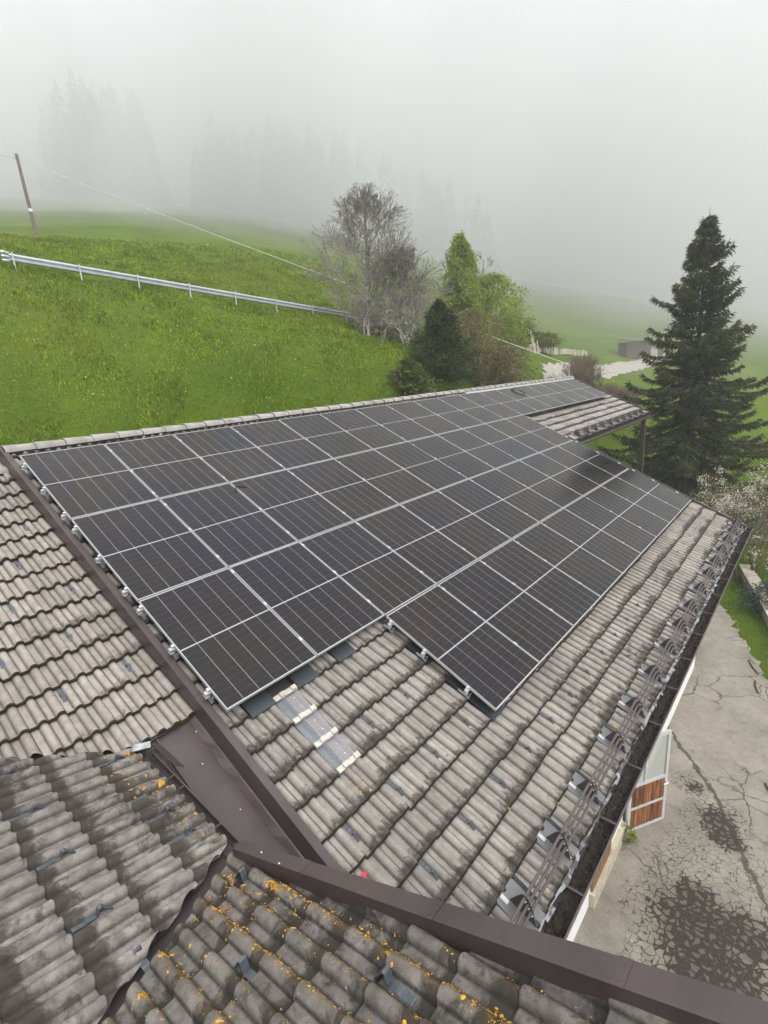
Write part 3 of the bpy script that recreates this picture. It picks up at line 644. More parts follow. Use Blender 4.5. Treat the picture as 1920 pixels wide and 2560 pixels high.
# loose cable bits left on the panels
BLK = plain('black_cable', (.012, .012, .012), .5)
MB().tube([FM.p(14.9 + .24 * math.cos(a), -.38 + .26 * math.sin(a), .008) for a in np.linspace(0, 6.2, 26)], .011, 6).build('cable_ring', BLK, label='thin dark cable ring lying on the far panels of the top row', cat='cable')
MB().tube([FM.p(2.25, -1.99, .012), FM.p(2.29, -1.93, .03), FM.p(2.32, -1.88, .012), FM.p(2.38, -1.90, .008), FM.p(2.48, -1.95, .008), FM.p(2.42, -1.925, .01)], .012, 6).build('cable_offcut', BLK, label='short black cable offcut lying where four near panels meet', cat='cable')

# ================================================================ house roofs in the foreground
house = empty('house', (-4.5, -6.5, -7.9), 'neighbouring house with weathered lichen-spotted roofs in the foreground', 'house')
# low roof beside the barn verge
ZC = -.360
rc = MB().prism([FM.p(-3.1, .35, ZC - .07), FM.p(-3.1, -3.3, ZC - .07), FM.p(-.72, -4.80, ZC - .07), FM.p(-.11, -4.82, ZC - .07), FM.p(-.11, .35, ZC - .07)], (0, 0, -.05)).build('low_roof', GREYDECK, house)
frC = [-(3.139 + .34 * k) for k in range(-10, 6)]
tC = lay(FM, -2.79, 9, frC, .34, ZC, T_LEFT, None, [((-1.544, -3.725), (.805, -.49))])
place(tC, rc, 150, 'outer_tiles', T_LEFT)
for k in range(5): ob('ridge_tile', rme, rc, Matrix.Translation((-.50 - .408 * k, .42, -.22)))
for u, q in ((-.34, -1.10), (-.65, -1.78), (-.33, -2.46), (-.93, -2.46), (-.63, -3.139), (-1.24, -3.139), (-.95, -3.82), (-.33, -3.82), (-.95, -1.10)): hook(FM, u, q, ZC - .036, rc)
m = MB(); m.box(FM.p(-.34, -4.835, ZC - .055), (.60, .012, .085), AX); m.box(FM.p(-.34, -4.865, ZC - .085), (.60, .06, .012), AX); m.build('eaves_strip', BROWN, rc)
# flat sheet-metal link between the roofs
ZS = -.415
sheet = MB(); sheet.prism([FM.p(-.53, -4.80, ZS), FM.p(-.46, -7.4, ZS), FM.p(-.125, -7.4, ZS), FM.p(-.125, -4.80, ZS)], FM.n * -.02); sh = sheet.build('sheet_metal_link', BROWN, house)
m = MB(); prev = None
for k in range(27):
    v = 4.82 + .1 * k; j = .006 * math.sin(k * 1.7) + .004 * rng.normal(); cur = (FM.p(-.165 + j, -v, ZS + .006), FM.p(-.118, -v, ZS + .045 + .3 * j), FM.p(-.103, -v, ZS + .05))
    if prev: m.add([prev[0], cur[0], cur[1], prev[1], prev[2], cur[2]], [(0, 1, 2, 3), (3, 2, 5, 4)])
    prev = cur
m.build('upstand_flashing', BROWN, sh)
vbar('fold', -.50, -.485, -4.85, -7.3, ZS, ZS + .03, BROWN, FM, sh)
for u, v, r in ((-.29, 5.30, .006), (-.26, 5.86, .005), (-.22, 5.72, .004), (-.16, 4.98, .010)):
    MB().tube([FM.p(u, -v, ZS + .001), FM.p(u, -v, ZS + .004)], r, 7).build('fleck', PLASTER if r > .0045 else GREYDECK, sh)
# roof sloping to the link (ribs run along x)
ra = MB().prism([(-.78, -4.30, -2.45), (-3.9, -2.55, -1.54), (-3.9, -7.55, -1.54), (-.78, -5.72, -2.45)], (0, 0, -.05)).build('rear_roof', GREYDECK, house)
frA = [-.349 * j for j in range(3, -8, -1)]
lineCA = ((-1.545, -3.765), (-.895, .50)); lineAB = ((-.745, -5.79), (1.009, .597))
tA = lay(FA, -.256 - .3 * 10, 14, frA, .349, -.043, T_DARK, None, [lineCA, lineAB], .6)
place(tA, ra, 150, 'outer_tiles', T_DARK)
for x, y in ((-.90, -4.27), (-1.57, -3.99), (-1.58, -4.59), (-.91, -4.90), (-1.58, -5.19), (-1.58, -5.79), (-.91, -5.20), (-.91, -5.50)):
    q = -(x + 1.703) / math.cos(pa); hook(FA, y + 4.08 - .01, q + .08, -.043 - .018, ra)
def gut(u0, p0, p1, r, par):
    a, b_ = Vector(p0), Vector(p1); m = MB(); n = 9
    prof = [(-r * math.cos(math.pi * k / (n - 1)), -r * math.sin(math.pi * k / (n - 1))) for k in range(n)]
    m.sweep(prof, [a, b_], (0, 0, 1)); g = m.build('gutter', BROWND, par)
    t = (b_ - a).normalized(); s = t.cross(Vector((0, 0, 1))).normalized()
    for sg in (-1, 1): MB().tube([a + s * r * sg, b_ + s * r * sg], .009, 8).build('bead', BROWN, g)
    for f in (.30, .42, .80): MB().box(a.lerp(b_, f) + Vector((0, 0, .004)), (2 * r, .02, .005)).build('gutter_strap', BROWND, g)
    return g
gut(0, (-.655, -4.33, -2.425), (-.715, -5.86, -2.425), .062, ra)
MB().prism([(-.585, -4.30, -2.36), (-.585, -4.75, -2.37), (-.50, -4.75, -2.45), (-.50, -4.30, -2.43)], (0, 0, .004)).build('corner_flashing', BROWN, ra)
MB().prism([(-.74, -4.28, -2.36), (-.60, -4.34, -2.375), (-.57, -4.28, -2.36), (-.70, -4.22, -2.345)], (0, 0, .006)).build('zinc_patch', ZINC, ra)
# valley flashings
def zA(x): return -2.055 - math.tan(pa) * (x + 1.703)
def zB(y): return -2.019 - math.tan(pb) * (y + 6.587)
m = MB()
lo_a, hi_a = Vector((-.70, -5.64, 0)), Vector((-3.4, -7.24, 0)); lo_b, hi_b = Vector((-.72, -6.15, 0)), Vector((-3.3, -7.22, 0))
for k in range(8):
    t0, t1 = k / 8, (k + 1) / 8; q = []
    for t in (t0, t1):
        A_ = lo_a.lerp(hi_a, t); B_ = lo_b.lerp(hi_b, t); A_.z = zA(A_.x) - .085; B_.z = min(zB(B_.y) - .07, A_.z + .16); C_ = A_.lerp(B_, .45); C_.z = A_.z - .02; q.append((A_, C_, B_))
    m.add([*q[0], *q[1]], [(0, 1, 4, 3), (1, 2, 5, 4)])
m.build('valley_flashing', BROWND, house)
m = MB(); q = []
for t in (0, 1):
    p = Vector((-.62, -4.25, 0)).lerp(Vector((-3.2, -2.80, 0)), t); z = zA(p.x) - .10; q.append((p + Vector((.10, .16, 0)), p, p + Vector((-.10, -.16, 0)))); [setattr(x, 'z', z + d) for x, d in zip(q[-1], (.05, 0, .05))]
m.add([*q[0], *q[1]], [(0, 1, 4, 3), (1, 2, 5, 4)]); m.build('valley_flashing', BROWND, house)
# wing roof under the viewer (ribs run along y)
rb = MB().prism([(-.80, -6.15, -2.25), (-3.4, -7.1, -1.98), (-3.4, -10.6, -.97), (-.30, -10.6, -.97)], (0, 0, -.05)).build('wing_roof', GREYDECK, house)
gB = .293; frB = [gB * j for j in range(-3, 12)]
tB = lay(FB, -.256 - .3 * 3, 12, frB, gB, -.043, T_LICH, None, [((-.85, -6.05), (-.743, -.301)), ((-.80, -6.2), (-.305, 2.512))], .5)
place(tB, rb, 150, 'outer_tiles', T_LICH)
hbig = hook_mesh(.040, .075)
for x, y in ((-.895, -6.40), (-1.50, -6.31), (-1.235, -6.93), (-.93, -7.60), (-1.6, -7.55)):
    u = -.853 - x; q = -(y + 6.587) / math.cos(pb); ob('snow_hook', hbig, rb, FB.m(u, q - .0, -.043 - .018) @ Matrix.Rotation(.05 * rng.normal(), 4, 'Z'))
def zBt(y, h=.06): return zB(y) + h
m = MB(); i0, i1 = (-.851, -6.095), (-.345, -10.2); o0, o1 = (-.775, -6.10), (-.195, -10.2)
m.prism([(*i0, zBt(i0[1])), (*o0, zBt(o0[1])), (*o1, zBt(o1[1])), (*i1, zBt(i1[1]))], (0, 0, -.20)); m.build('verge_flashing', BROWN, rb)
MB().prism([(i0[0] - .012, i0[1] - .02, zBt(i0[1]) - .10), (o0[0] - .005, o0[1] + .12, zBt(o0[1]) - .10), (o0[0] - .003, o0[1] + .001, zBt(o0[1]) - .012)], (0, 0, -.06)).build('verge_end_cap', BROWN, rb)
for x, y in ((-.785, -6.33), (-.79, -6.52)): MB().tube([(x, y, zBt(y) + .001), (x + .004, y, zBt(y) + .004)], .006, 7).build('fleck', PLASTER, rb)
for t in (.22, .55, .86):
    a_ = Vector((*i0, zBt(i0[1]))).lerp(Vector((*i1, zBt(i1[1]))), t * .62); b2 = Vector((*o0, zBt(o0[1]))).lerp(Vector((*o1, zBt(o1[1]))), t * .62); d2 = Vector((.12, -1, .28)).normalized() * .05
    MB().prism([a_ + Vector((-.002, 0, .001)), b2 + Vector((.002, 0, .001)), b2 + d2 + Vector((.002, 0, .001)), a_ + d2 + Vector((-.002, 0, .001))], (0, 0, .0025)).build('seam', BROWN, rb)
    for f in (.2, .8): p = a_.lerp(b2, f) + d2 * .5; MB().tube([p, p + Vector((0, 0, .007))], .005, 6).build('rivet', BROWN, rb)
# house walls below
m = MB(); m.prism([(-12, -10.4, -7.9), (-.95, -10.4, -7.9), (-.95, -6.4, -7.9), (-12, -6.4, -7.9)], (0, 0, 5.4)); m.prism([(-12, -6.38, -7.9), (-1.0, -6.38, -7.9), (-1.0, -3.9, -7.9), (-.15, -3.9, -7.9), (-.15, 2.8, -7.9), (-12, 2.8, -7.9)], (0, 0, 5.0)); m.build('wall', PLASTER, house)

# ---------------------------------------------------------------- lichen crusts (too many to count)
LICH, ntl, bl = M('orange_lichen', .9, spec=.2); L(ntl, ramp(ntl, ntl.nodes.new('ShaderNodeNewGeometry').outputs['Random Per Island'], [(0, (.52, .24, .02)), (.5, (.60, .33, .035)), (1, (.42, .27, .06))]), bl.inputs['Base Color'])
def tile_z(x):                                              # height of the tile profile
    xs = [p[0] for p in PROF[:-1]]; zs = [p[1] for p in PROF[:-1]]; return np.interp(x, xs, zs)
def lichen(fr, pts, g, zp, u0, par, q0):
    V = []; F = []
    for u, q, r in pts:
        x = (u - u0) % .3; y = (q - q0) % g; zt = zp + tile_z(x) - (.042 if fr is FM else .024) / g * y; sl = (tile_z(min(x + .004, .3)) - tile_z(max(x - .004, 0))) / .008
        k0 = len(V); n = 6; ph = rng.uniform(0, 6.28); el = rng.uniform(.55, 1.0)
        V.append(fr.p(u, q, zt + .0045 + .15 * r))
        for k in range(n):
            a = ph + k / n * 6.283; rr = r * rng.uniform(.6, 1.15); du = rr * el * math.cos(a); V.append(fr.p(u + du, q + rr * math.sin(a), zt + sl * du + .0005))
        F += [(k0, k0 + 1 + k, k0 + 1 + (k + 1) % n) for k in range(n)]
    ob('lichen', mesh('lichen', V, F, LICH), par, kind='stuff')
PB = []
u0B = -.256 - .9
for _ in range(60000):
    u = rng.uniform(-.45, 1.1); q = rng.uniform(-.75, 2.3); x = (u - u0B) % .3; xw = FB.p(u, q).x; yw = FB.p(u, q).y
    edge_in = -.82 - (yw + 6.39) * .122
    if xw > edge_in - .03: continue
    if (-.743) * (yw + 6.05) - (-.301) * (xw + .85) < .01: continue
    near = math.exp(-((edge_in - xw) / .22) ** 2) * math.exp(-((q + .1) / .75) ** 2); rib2 = math.exp(-((x - .225) / .022) ** 2); rib1 = math.exp(-((x - .082) / .02) ** 2)
    if rng.random() < .5 and PB:
        pu, pq, pr_ = PB[rng.integers(0, len(PB))]; u, q = pu + rng.normal() * .009, pq + rng.normal() * .012; x2 = FB.p(u, q); PB.append((u, q, pr_ * rng.uniform(.5, 1.1))) if x2.x < -.85 - (x2.y + 6.39) * .122 and rng.random() < .12 else None; continue
    w_ = .03 + .40 * rib2 + .16 * rib1 + .85 * near * (.35 + rib2); clump = .5 + .5 * math.sin(u * 37 + 3 * math.sin(q * 9)) * math.sin(q * 23 + u * 11)
    if rng.random() < w_ * (.15 + clump ** 2) * 1.15: PB.append((u, q, abs(rng.normal()) * .0036 + .0018 + (.006 if rng.random() < .04 else 0)))
lichen(FB, PB, gB, -.043, u0B, rb, frB[0])
PA = []
for _ in range(1500):
    u = rng.uniform(-1.75, -.12); q = -1.045 + abs(rng.normal()) * .17; p = FA.p(u, q)
    if (.50) * -1 * (p.x + 1.545) - .895 * (p.y + 3.765) < .03 or 1.009 * (p.y + 5.79) - .597 * (p.x + .745) < .03: continue
    if rng.random() < .09 * (1 + .9 * math.sin(u * 14)): PA.append((u, q, abs(rng.normal()) * .006 + .004))
for _ in range(26): PA.append((rng.uniform(-1.9, -.2), rng.uniform(-.9, .6), .005))
lichen(FA, PA, .349, -.043, -.256 - 3.0, ra, frA[0])
PC_ = []
for _ in range(60):
    q = frC[rng.integers(0, len(frC))] + abs(rng.normal()) * .02 + .004; u = rng.uniform(-1.5, -.13); p = FM.p(u, q)
    if .805 * (p.y + 3.725) + .49 * (p.x + 1.544) > .02: PC_.append((u, q, abs(rng.normal()) * .005 + .005))
lichen(FM, PC_, .34, ZC, -2.79, rc, frC[0])
PM = []
for _ in range(260):
    u = rng.uniform(.05, 12.8); v = 8.10 + .09 * rng.normal() if rng.random() < .75 else 5.935 + .327 * rng.integers(0, 7) - abs(rng.normal()) * .02; PM.append((u, -min(v, 8.2), abs(rng.normal()) * .006 + .005))
for _ in range(22): PM.append((.60 + .03 * rng.normal(), -6.35 - rng.uniform(0, .22), .009 + .006 * rng.random()))
lichen(FM, PM, G, ZP, -.07, roof, fronts[0])

# ================================================================ plants
def unit(a): return a / (np.linalg.norm(a, axis=-1, keepdims=True) + 1e-9)
def blades(P, D_, L_, W_d, bend=0.0):
    """diamond leaves: base, two sides, tip"""
    n = len(P); S = unit(np.cross(D_, rng.normal(size=(n, 3)))); L_ = np.broadcast_to(np.asarray(L_, float).reshape(-1, 1), (n, 1)); W_d = np.broadcast_to(np.asarray(W_d, float).reshape(-1, 1), (n, 1))
    mid = P + D_ * L_ * .45; tip = P + D_ * L_ + np.array([0, 0, -1.0]) * L_ * bend
    V = np.stack([P, mid + S * W_d / 2, tip, mid - S * W_d / 2], 1).reshape(-1, 3); return V, np.arange(4 * n).reshape(-1, 4)
def plant(name, loc, label, cat, parts, group=None):
    o = empty(name, loc, label, cat, group); Mo = WM[o.name]
    for pn, V, F_, mat, kind in parts:
        V = np.asarray(V, float) - np.array(loc); me = mesh_np(pn, V, F_, mat, pn == 'trunk'); ob(pn, me, o, Mo, kind=kind)
    return o
def limbs(segs, n=4):
    """tapered prisms for a list of (p0, p1, r0, r1)"""
    A = np.array([s[0] for s in segs]); B = np.array([s[1] for s in segs]); r0 = np.array([s[2] for s in segs])[:, None]; r1 = np.array([s[3] for s in segs])[:, None]
    T = unit(B - A); h = np.where(np.abs(T[:, 2:3]) > .9, np.array([[1., 0, 0]]), np.array([[0, 0, 1.]])); U = unit(np.cross(T, h)); V_ = np.cross(T, U); vs = []
    for C_, r in ((A, r0), (B, r1)):
        for k in range(n): a = 2 * math.pi * k / n; vs.append(C_ + (U * math.cos(a) + V_ * math.sin(a)) * r)
    V = np.stack(vs, 1).reshape(-1, 3); m = len(segs); base = (np.arange(m) * 2 * n)[:, None]
    F_ = np.concatenate([base + np.array([[k, (k + 1) % n, n + (k + 1) % n, n + k]]) for k in range(n)], 0); return V, F_
def grow(p, d, L_, r, lv, segs, tips, spread=.55, up=.25, kids=3, wob=.12, shrink=.68, minr=.006):
    """recursive branching"""
    k = 4 if lv > 2 else 3; q = np.array(p, float); d = unit(np.array(d, float)); pts = [q]
    for i in range(k):
        d = unit(d + rng.normal(size=3) * wob + np.array([0, 0, up * .25])); nq = q + d * L_ / k; ra_ = max(r * (1 - .45 * i / k), minr); rb_ = max(r * (1 - .45 * (i + 1) / k), minr)
        segs.append((q, nq, ra_, rb_)); q = nq; pts.append(q)
        if lv > 0 and i > 0:
            for _ in range(1 if rng.random() < .75 else 2):
                s = unit(np.cross(d, rng.normal(size=3))); nd = unit(d * math.cos(spread) + s * math.sin(spread) * rng.uniform(.7, 1.3) + np.array([0, 0, up]))
                grow(q, nd, L_ * shrink * rng.uniform(.6, 1.0), r * .5, lv - 1, segs, tips, spread, up, kids, wob * 1.15, shrink, minr)
    if lv > 0:
        for _ in range(kids - 1):
            s = unit(np.cross(d, rng.normal(size=3))); nd = unit(d * math.cos(spread * .6) + s * math.sin(spread * .6) + np.array([0, 0, up])); grow(q, nd, L_ * shrink, r * .55, lv - 1, segs, tips, spread, up, kids, wob * 1.15, shrink, minr)
    else: tips.append((q, d))

BARK = plain('grey_bark', (.22, .20, .18), .95, 0, .3, 8); BARKD = plain('dark_bark', (.055, .042, .033), .95, 0, .3, 8); TWIG = plain('bare_twigs', (.30, .27, .235), .9, 0, .25, 2); TWIGB = plain('brown_twigs', (.19, .135, .09), .9, 0, .3, 2)
SPRUCE = leafmat('spruce_needles', [(.018, .028, .007), (.032, .046, .011), (.054, .066, .017), (.090, .088, .028)], .2)
CONE = leafmat('spruce_cones', [(.10, .055, .028), (.14, .08, .04), (.17, .11, .05)], .1)
PINE = leafmat('pine_needles', [(.030, .046, .016), (.050, .072, .023), (.082, .10, .034)], .2)
LIME = leafmat('spring_leaves', [(.20, .27, .045), (.27, .34, .06), (.36, .42, .09)], .5)
OLIVE = leafmat('olive_leaves', [(.085, .12, .025), (.13, .16, .04), (.19, .19, .06)], .4)
RUST = leafmat('rusty_buds', [(.20, .16, .085), (.27, .22, .12), (.15, .15, .055), (.31, .25, .12)], .4)
BLOSS = leafmat('blossom', [(.72, .64, .58), (.82, .76, .70), (.62, .52, .46)], .4)
YEW = leafmat('yew_needles', [(.05, .08, .015), (.09, .12, .025), (.15, .17, .04)], .3)
BUD = leafmat('buds', [(.10, .085, .07), (.15, .13, .11)], .2)

def spruce_tree(loc, H, Rb, label):
    seg_t = []; N = 26
    for i in range(N): a = i / N; b_ = (i + 1) / N; seg_t.append((np.array(loc) + [0, 0, H * a], np.array(loc) + [0, 0, H * b_], .24 * (1 - a) + .015, .24 * (1 - b_) + .012))
    tv, tf = limbs(seg_t, 8); P = []; Dd = []; Ln = []; Wd = []; br = []; CP_ = []; CD = []
    z = 1.0; ph = 0.0
    while z < H * .985:
        t = z / H; R_ = Rb * (1 - t) ** .95 * (.82 + .18 * math.sin(z * 3.1)) * (1 + .28 * max(0, 1 - t / .42)) + .12; nb = int(6 + 3 * (1 - t)); ph += 1.1
        for k in range(nb):
            az = ph + 2 * math.pi * k / nb + rng.normal() * .16; Lb = R_ * rng.uniform(.70, 1.18) * (1.25 if rng.random() < .08 else 1); el0 = .55 * t ** 1.5 - .28 * (1 - t) + rng.normal() * .09
            o = np.array([math.cos(az), math.sin(az), 0]); s = np.array([-o[1], o[0], 0]); n = max(4, int(Lb / .10)); p = np.array(loc) + [0, 0, z + rng.normal() * .08]; q = p.copy()
            for i in range(n):
                f = (i + .5) / n; el = el0 - .42 * math.sin(math.pi * min(f * 1.15, 1)) * (1 - t * .6) + .62 * f ** 3
                d = o * math.cos(el) + np.array([0, 0, math.sin(el)]); nq = q + d * Lb / n; br.append((q, nq, .035 * (1 - f) * (1 - .6 * t) + .006, .035 * (1 - f) * (1 - .6 * t) + .005)); q = nq
                if f < .12: continue
                wdt = (.52 * (1 - f) + .14) * min(1.0, Lb / 1.6) * math.sin(min(1, f * 2.4) * 1.5708)
                for sg in (-1, 1):
                    for m_ in range(5):
                        a = rng.uniform(.15, 1.0); base = q + s * sg * wdt * a * rng.uniform(.2, 1.0) + rng.normal(size=3) * .03
                        dr = unit(o * rng.uniform(.3, 1.1) + s * sg * rng.uniform(.1, .9) + np.array([0, 0, rng.uniform(-.95, .10)])); P.append(base); Dd.append(dr); Ln.append(rng.uniform(.14, .34)); Wd.append(rng.uniform(.035, .07))
                for m_ in range(2):
                    P.append(q + rng.normal(size=3) * .03); Dd.append(unit(np.array([rng.normal() * .35, rng.normal() * .35, -1.0]) + o * .25)); Ln.append(rng.uniform(.14, .34) * (1 - .4 * t)); Wd.append(rng.uniform(.04, .07))
                P.append(q); Dd.append(unit(d + rng.normal(size=3) * .2)); Ln.append(.22); Wd.append(.05)
                if t > .30 and f > .45 and rng.random() < .085 + .10 * t:
                    for _ in range(rng.integers(1, 4)): CP_.append(q + rng.normal(size=3) * .07); CD.append(unit(np.array([rng.normal() * .15, rng.normal() * .15, -1])))
        z += .30 * (1 - .35 * t) * rng.uniform(.85, 1.15)
    top = np.array(loc) + [0, 0, H]; br.append((top - [0, 0, .2], top + [0, 0, .35], .014, .006))
    V, F_ = blades(np.array(P), np.array(Dd), np.array(Ln), np.array(Wd), .08); V2, F2 = blades(np.array(CP_), np.array(CD), rng.uniform(.09, .15, len(CP_)), .045); bv, bf = limbs(br, 4)
    return plant('spruce_tree', loc, label, 'tree', [('trunk', tv, tf, BARKD, None), ('branches', bv, bf, BARKD, None), ('crown', V, F_, SPRUCE, None), ('cones', V2, F2, CONE, 'stuff')])
spx, spy = 27.4, -3.55
spruce_tree((spx, spy, hz(spx, spy) - .1), 14.2, 5.5, 'tall dark spruce hung with brown cones standing beyond the far roof end')

def bare_tree(name, loc, H, lv, label, r0=.13, stems=1, spread=.5, up=.30, lean=(0, 0), buds=True, mat=TWIG, shrink=.70, group=None, cat='tree', len0=.36, bark=None, wob=.12, minr=.006, wide_=.34):
    segs = []; tips = []
    if stems == 1:
        q = np.array(loc, float); d = np.array([0, 0, 1.0]); lead = []
        for i in range(14):
            d = unit(d + rng.normal(size=3) * .07 + np.array([0, 0, .12])); nq = q + d * H / 14; f = i / 14; segs.append((q, nq, r0 * (1 - .88 * f) + .008, r0 * (1 - .88 * (f + 1 / 14)) + .008)); lead.append((q, nq)); q = nq
        nbr = 34 if lv >= 5 else 20
        for k in range(nbr):
            t = .10 + .86 * (k + rng.random()) / nbr; a_, b2 = lead[min(13, int(t * 14))]; p = a_ + (b2 - a_) * rng.random(); az = 2.4 * k + rng.normal() * .4; el = .35 + .55 * t + rng.normal() * .12
            Lb = H * wide_ * (1 - t) ** .65 * (.55 + .45 * min(1, t / .25)) * rng.uniform(.75, 1.2) + .25
            grow(p, (math.cos(az) * math.cos(el), math.sin(az) * math.cos(el), math.sin(el)), Lb * .50, r0 * .30 * (1 - .6 * t), lv - 2, segs, tips, spread, up, 3, wob, shrink, minr)
    for k in range(stems if stems > 1 else 0):
        d = np.array([lean[0] + (.30 * rng.normal() if stems > 1 else 0), lean[1] + (.30 * rng.normal() if stems > 1 else 0), 1.0]); b_ = np.array(loc) + (rng.normal(size=3) * [.25, .25, 0] if stems > 1 else 0)
        grow(b_, d, H * len0, r0 * (1 if stems == 1 else rng.uniform(.5, 1)), lv, segs, tips, spread, up, 3, wob, shrink, minr)
    if stems == 1:
        E_ = np.array([s[1] for s in segs]) - np.array(loc); kx = (E_[:, 0] * E_[:, 2]).sum() / (E_[:, 2] ** 2).sum(); ky = (E_[:, 1] * E_[:, 2]).sum() / (E_[:, 2] ** 2).sum(); sh = lambda p: p - np.array([kx, ky, 0]) * (p[2] - loc[2])
        segs = [(sh(a), sh(b_), c1, c2) for a, b_, c1, c2 in segs]; tips = [(sh(p), d) for p, d in tips]
    zmax = max(s[1][2] for s in segs) - loc[2]; f = H / zmax; lo = np.array(loc)
    segs = [(lo + (a - lo) * [1, 1, f], lo + (b_ - lo) * [1, 1, f], ra_, rb_) for a, b_, ra_, rb_ in segs]; tips = [(lo + (p - lo) * [1, 1, f], d) for p, d in tips]
    nt_ = 14 if stems == 1 else 0; thick = segs[:nt_] if stems == 1 else [s for s in segs if s[2] > r0 * .42]; thin = segs[nt_:] if stems == 1 else [s for s in segs if s[2] <= r0 * .42]; parts = []
    tv, tf = limbs(thick, 7); parts.append(('trunk' if stems == 1 else 'stems', tv, tf, bark or BARK, None if stems == 1 else 'stuff')); cv, cf = limbs(thin, 3); parts.append(('crown', cv, cf, mat, None))
    if buds:
        P = np.array([p for p, d in tips]); D_ = np.array([d for p, d in tips]); V, F_ = blades(P, D_, rng.uniform(.05, .14, len(P)), .035); parts.append(('buds', V, F_, BUD, 'stuff'))
    return plant(name, loc, label, cat, parts, group), tips
def at(x, y, dz=-.08): return (x, y, hz(x, y) + dz)
def top(x, y, z): return z - hz(x, y)
PALE = plain('pale_branches', (.42, .39, .35), .9, 0, .2, 3)
bare_tree('ash_tree', at(18.1, 9.2), top(18.1, 9.2, 9.45), 5, 'tall bare grey ash tree at the lower end of the guard rail', .17, 1, .60, .14, shrink=.72, minr=.0085, wide_=.52)
bare_tree('ash_tree', at(19.0, 7.8), top(19.0, 7.8, 6.7), 5, 'lower bare tree between the tall ash and the pale green larch', .13, 1, .62, .14, shrink=.72, minr=.0085, wide_=.56)
bare_tree('ash_tree', at(27.4, 8.0), top(27.4, 8.0, 7.4), 4, 'leafless tree peeping out behind the pale green larch', .11, 1, .65, .12, shrink=.70, minr=.009)
bare_tree('elder_bush', at(17.0, 8.2), 2.6, 3, 'grey tangled leafless bush at the foot of the tall ash', .05, 6, .85, .0, shrink=.74, buds=False, wob=.25, mat=TWIG, bark=PALE, minr=.010)
bare_tree('elder_bush', at(17.9, 6.8), 2.7, 3, 'pale leafless bush with crooked branches next to the dark pine', .055, 7, .9, -.05, shrink=.75, buds=False, wob=.28, mat=TWIG, bark=PALE, minr=.011)

def leafy(name, loc, H, R_, n, mat, label, shape='cone', size=(.06, .12), wd=.05, droop=.2, lv=3, r0=.08, cat='tree', twig=TWIGB, up=False, core=.25, lump=.22):
    segs = []; tips = []; grow(np.array(loc), (0, 0, 1), H * .42, r0, lv, segs, tips, .5, .3, 3, .08, .62)
    zmax = max(s[1][2] for s in segs) - loc[2]; f = H * .95 / zmax; rm = max(np.hypot(s[1][0] - loc[0], s[1][1] - loc[1]) for s in segs); fx = min(1.0, R_ * .9 / max(rm, .01)); lo = np.array(loc)
    segs = [(lo + (a - lo) * [fx, fx, f], lo + (b_ - lo) * [fx, fx, f], ra_, rb_) for a, b_, ra_, rb_ in segs]; bv, bf = limbs(segs, 4)
    t = rng.uniform(0, 1, n) ** (1.25 if shape == 'cone' else 1.0); az = rng.uniform(0, 2 * math.pi, n)
    if shape == 'cone': rr = R_ * (1 - t) ** .75 * (1 + .0 * t)
    elif shape == 'column': rr = R_ * np.sin(np.clip(t * .93 + .07, 0, 1) * math.pi) ** .55 * (1 - .35 * t)
    else: rr = R_ * np.sqrt(np.clip(1 - (2 * t - 1) ** 2, 0, 1))
    lumpf = 1 + lump * np.sin(az * 3 + t * 14) + lump * .8 * np.sin(az * 5 - t * 23 + 1) + lump * .5 * rng.normal(size=n)
    rad_ = rr * lumpf * np.sqrt(rng.uniform(core, 1, n)); hgt = H * (.06 + .94 * t)
    P = np.stack([loc[0] + rad_ * np.cos(az), loc[1] + rad_ * np.sin(az), loc[2] + hgt + .10 * H / 6 * rng.normal(size=n)], -1)
    keep = np.sin(P[:, 0] * 4.1 + P[:, 2] * 2.7) * np.sin(P[:, 1] * 3.7 - P[:, 2] * 3.3) > -.55 - .2 * rng.random(n); P = P[keep]; az = az[keep]; n = len(P)
    out = np.stack([np.cos(az), np.sin(az), np.zeros(n)], -1); D_ = unit(out * .7 + rng.normal(size=(n, 3)) * .5 + np.array([0, 0, .9 if up else -droop])); V, F_ = blades(P, D_, rng.uniform(*size, n), wd * rng.uniform(.7, 1.3, n), .1)
    return plant(name, loc, label, cat, [('trunk', bv, bf, twig, None), ('crown', V, F_, mat, None)])
leafy('larch_tree', at(26.2, 8.9), top(26.2, 8.9, 8.35), 1.35, 19000, LIME, 'slim pale green larch rising behind the bare trees', 'column', (.10, .22), .075, .5, 3, .12)
leafy('larch_tree', at(26.2, 6.9), top(26.2, 6.9, 5.9), 1.9, 14000, LIME, 'broad yellow-green young tree at the foot of the slim larch', 'round', (.10, .2), .075, .4, 3, .10)
leafy('pine_tree', at(17.3, 4.5), top(17.3, 4.5, 3.6), 1.55, 19000, PINE, 'dense dark green pine standing right behind the ridge', 'cone', (.12, .22), .045, 0, 2, .10, up=True, lump=.34, twig=BARKD)
leafy('yew_bush', at(14.6, 4.3), top(14.6, 4.3, 1.35), .95, 6000, YEW, 'small yellowish yew bush beside the dark pine at the ridge', 'cone', (.12, .24), .055, .1, 3, .05, 'bush', lump=.4)
leafy('hawthorn_bush', at(20.2, 4.7), top(20.2, 4.7, 3.5), 1.35, 7000, RUST, 'rust-brown budding bush just behind the dark pine', 'round', (.06, .13), .055, .1, 4, .07, 'bush', lump=.4)
leafy('hawthorn_bush', at(21.6, 3.9), top(21.6, 3.9, 1.9), 1.1, 6500, RUST, 'low orange-brown bush behind the ridge next to the green field', 'round', (.07, .14), .06, .2, 4, .06, 'bush', lump=.4)
